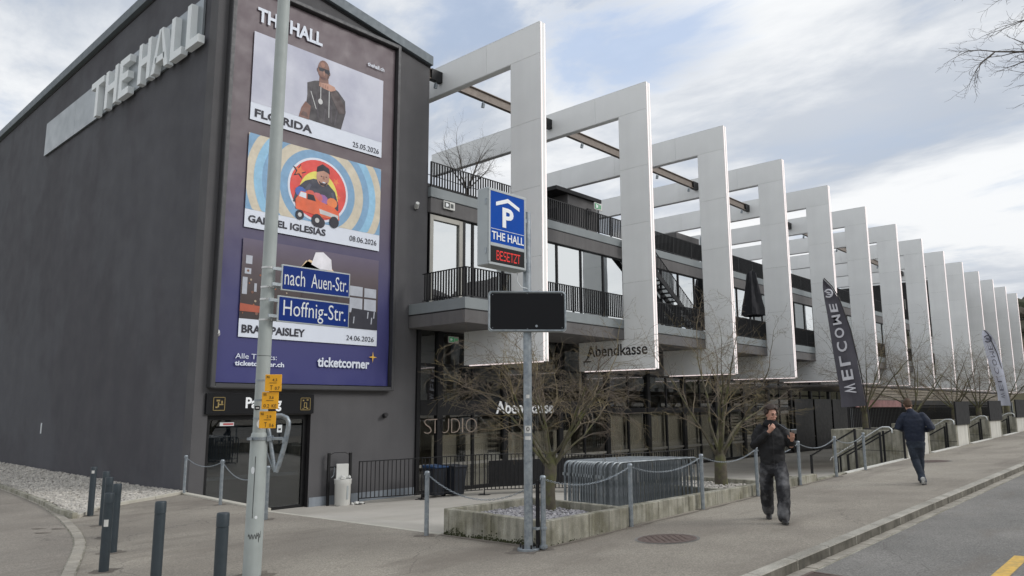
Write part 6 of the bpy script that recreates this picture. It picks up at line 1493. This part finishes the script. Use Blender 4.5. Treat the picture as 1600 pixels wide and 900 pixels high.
def person2():
    hd=R(12); base=(18.2,4.85,G(18.2,4.85)); t=thing('person','man in navy jacket and jeans walking away up the sidewalk, seen from behind','person',base); t.rotation_euler=(0,0,hd-PI/2)
    # seen from behind: image right = +X
    hipR,hipL=(.09,0,.93),(-.09,0,.93); kneeR,kneeL=(.085,.16,.53),(-.03,-.02,.50); aR,aL=(.10,.24,.12),(.02,-.26,.17)
    kneeL,aL=(-.035,.02,.50),(.10,-.22,.10); kneeR,aR=(.06,.10,.52),(.045,.14,.11)
    shR,shL=(.20,0,1.45),(-.20,0,1.45); elR,elL=(.335,-.03,1.20),(-.315,-.03,1.20); wrR,wrL=(.16,.20,1.12),(-.12,.20,1.12)
    hc=(-.09,.05,1.69); b=MB(); c,f,s,u=head(b,hc,Vector((-.15,1,-.15)))
    rtube(b,[(-.02,0,1.42),(-.05,.02,1.53),(-.08,.04,1.63)],[.065,.06,.058],14)
    etube(b,[(0,0,.92),(0,0,1.1),(0,0,1.3),(0,0,1.43)],[.15,.13,.16,.15],[.10,.09,.11,.08])
    for hp,k,a in ((hipR,kneeR,aR),(hipL,kneeL,aL)): rtube(b,[hp,k,a],[.085,.055,.04],12)
    for sh,e,w in ((shR,elR,wrR),(shL,elL,wrL)): rtube(b,[sh,e,w],[.05,.04,.028],12)
    hand(b,Vector(wrR)+Vector((-.02,.02,0)),(-.8,.5,-.1),(0,-1,0),.5,-1); hand(b,Vector(wrL)+Vector((.02,.02,0)),(.8,.5,-.1),(0,-1,0),.5,1)
    bodypart('body',b,M_skin,t,.0065,2); features(t,c,f,s,u)
    h=MB(); rn=random.Random(6)
    etube(h,[c+u*.0-f*.035,c+u*.055-f*.02,c+u*.085-f*.005],[.078,.082,.068],[.078,.098,.085],s,18)
    for k in range(90):
        a=rn.uniform(0,2*PI); zz=rn.uniform(.1,1); rr=math.sqrt(1-zz*zz*.9); dn=s*math.cos(a)+f*(math.sin(a)*1.15)
        if math.sin(a)>.4 and zz<.7: continue
        p=c+dn*(.08*rr)+u*(.01+.10*zz)-f*.008; rtube(h,[p,p+(dn*.3+u*.4+f*.2).normalized()*.014],[.016,.009],7)
    bodypart('hair',h,M_hair2,t,.006,1)
    j=MB()
    etube(j,[(0,.0,.90),(0,.0,.97),(0,-.005,1.1),(0,-.01,1.25),(0,-.015,1.36),(-.01,-.01,1.45),(-.03,.0,1.52)],[.185,.20,.205,.222,.228,.185,.085],[.12,.135,.14,.15,.14,.11,.08],(1,0,0),24)
    for sh,e,w in ((shR,elR,wrR),(shL,elL,wrL)):
        sh,e,w=map(Vector,(sh,e,w)); etube(j,[sh+Vector((-.04 if sh.x>0 else .04,0,.0)),sh.lerp(e,.5),e,e.lerp(w,.5),e.lerp(w,.9)],[.09,.084,.08,.066,.05],[.09,.084,.08,.066,.05],(0,1,0),16)
    etube(j,[(-.035,.005,1.50),(-.055,.02,1.56)],[.078,.074],[.074,.072],(1,0,0),16)
    bodypart('jacket',j,M_jk2,t,.011,3,cloth_disp(.009,7,5))
    q=MB(); etube(q,[(0,0,.82),(0,0,.9),(0,0,.96)],[.165,.175,.16],[.12,.13,.11],(1,0,0),20)
    for hp,k,a in ((hipR,kneeR,aR),(hipL,kneeL,aL)):
        hp,k,a=map(Vector,(hp,k,a)); etube(q,[hp+Vector((0,0,-.06)),hp.lerp(k,.45),k,k.lerp(a,.5),a+Vector((0,0,-.02))],[.10,.096,.082,.074,.068],[.108,.10,.085,.076,.07],(1,0,0),18)
    bodypart('jeans',q,M_jean2,t,.011,3,cloth_disp(.009,8,2))
    shoes(t,[((.10,-.24,.01),(.1,1,0),R(4)),((.045,.16,.02),(0,1,0),R(0))],mat('sneaker_white',srgb(188,188,184),.6,var=.15,vs=20,c2=srgb(70,70,72),cs=12),mat('sneaker_sole',srgb(52,52,54),.7))
person2()
# ================================================================= FAR SURROUNDINGS
def build_far():
    # wooded hill past the end of the row and hills behind the street
    def hill(nm,x0,x1,y0,y1,h,m,seed):
        mb=MB(); nx,ny=26,18
        def f(s,t): return (x0+(x1-x0)*s,y0+(y1-y0)*t)
        vs,fs=_sheet(lambda s,t:f(s,t),nx,ny,lambda x,y:0); out=[]
        for j in range(ny+1):
            for i in range(nx+1):
                x,y=f(i/nx,j/ny); e=math.sin(PI*i/nx)**.6*math.sin(PI*j/ny)**.6 if 0<i<nx and 0<j<ny else 0
                out.append((x,y,-2.3+h*e*(1+.25*mnoise.noise(Vector((x*.01,y*.01,seed))))))
        mb.add(out,fs); return struct(nm,mb,m,True),out
    o,v=hill('hill',170,620,-120,160,45,mat('hill_ground',srgb(88,84,66),.95,var=.3,vs=.05),3)
    rn=random.Random(14); pts=[]
    for i in range(7000):
        q=v[rn.randrange(len(v))]; 
        if q[2]<0: continue
        pts.append((q[0]+rn.uniform(-9,9),q[1]+rn.uniform(-9,9),q[2]+.6,rn.uniform(1.0,2.3)))
    rocks('woodland',mat('bare_wood',srgb(84,78,70),.95,var=.4,vs=.3,c2=srgb(66,72,54),cs=.05),pts,None,15,1.1)
    hill('hill',-300,300,-420,-110,34,mat('meadow',srgb(98,112,66),.95,var=.2,vs=.04,c2=srgb(80,84,62),cs=.02),8)
    # houses across the street, behind the camera, mirrored in the glazing
    wl=mat('house_wall_grey',srgb(170,170,166),.8,var=.06,vs=.4); wl2=mat('house_wall_dark',srgb(120,122,124),.8,var=.08,vs=.4); rf=mat('roof_tile',srgb(92,88,88),.8,var=.12,vs=2,bump=.4,bs=8); wn=mat('house_window',srgb(60,66,74),.1,var=.05)
    for k,(x0,x1,y0,y1,h,gr,m,lab) in enumerate(((2,26,-46,-34,9.0,4.0,wl,'light grey gabled house across the street behind the camera'),(74,92,-46,-34,13.5,8.0,wl2,'darker grey gabled house across the street behind the camera'),(36,70,-46,-34,16.0,2.5,wl,'long light grey house across the street behind the camera'),(97,128,-48,-34,15,3.0,wl,'pale block at the far end of the street behind the camera'),(-32,-4,-46,-34,11,3,wl2,'large grey house on the far left across the street'))):
        t=thing('house',lab,'house',(x0,y1,-1)); ym=(y0+y1)/2
        if gr>3.5: # gable facing the street
            xm=(x0+x1)/2; mb=MB().prism([(x0,y0),(x1,y0),(x1,y1),(x0,y1)],-2,h); mb.add([(x0,y1,h),(x1,y1,h),(xm,y1,h+gr),(x0,y0,h),(x1,y0,h),(xm,y0,h+gr)],[(0,1,2),(5,4,3),(0,2,5,3),(2,1,4,5)]); part('wall',mb,m,t)
            r=MB(); r.add([(x0-.6,y1+.5,h-.2),(xm,y1+.5,h+gr+.15),(xm,y0-.5,h+gr+.15),(x0-.6,y0-.5,h-.2),(x0-.6,y1+.5,h),(xm,y1+.5,h+gr+.35),(xm,y0-.5,h+gr+.35),(x0-.6,y0-.5,h)],[(3,2,1,0),(4,5,6,7),(0,1,5,4),(2,3,7,6),(3,0,4,7)]); r.add([(x1+.6,y1+.5,h-.2),(xm,y1+.5,h+gr+.15),(xm,y0-.5,h+gr+.15),(x1+.6,y0-.5,h-.2),(x1+.6,y1+.5,h),(xm,y1+.5,h+gr+.35),(xm,y0-.5,h+gr+.35),(x1+.6,y0-.5,h)],[(0,1,2,3),(7,6,5,4),(4,5,1,0),(6,7,3,2),(7,4,0,3)]); part('roof',r,rf,t)
        else:
            part('wall',MB().box(x0,x1,y0,y1,-2,h),m,t); r=MB(); r.add([(x0-.5,y0-.5,h),(x1+.5,y0-.5,h),(x1+.5,y1+.5,h),(x0-.5,y1+.5,h),(x0-.5,ym,h+gr),(x1+.5,ym,h+gr)],[(3,2,1,0),(0,1,5,4),(2,3,4,5),(0,4,3),(1,2,5)]); part('roof',r,rf,t)
        me=MB().box(-.6,.6,-.03,.03,0,1.5).mesh('window',wn)
        n=int((x1-x0)/3.2)
        for fl in range(int(h/3.1)):
            for i in range(n): inst('window',me,t,(x0+(i+.5)*(x1-x0)/n,y1+.01,.6+fl*3.0))
build_far()
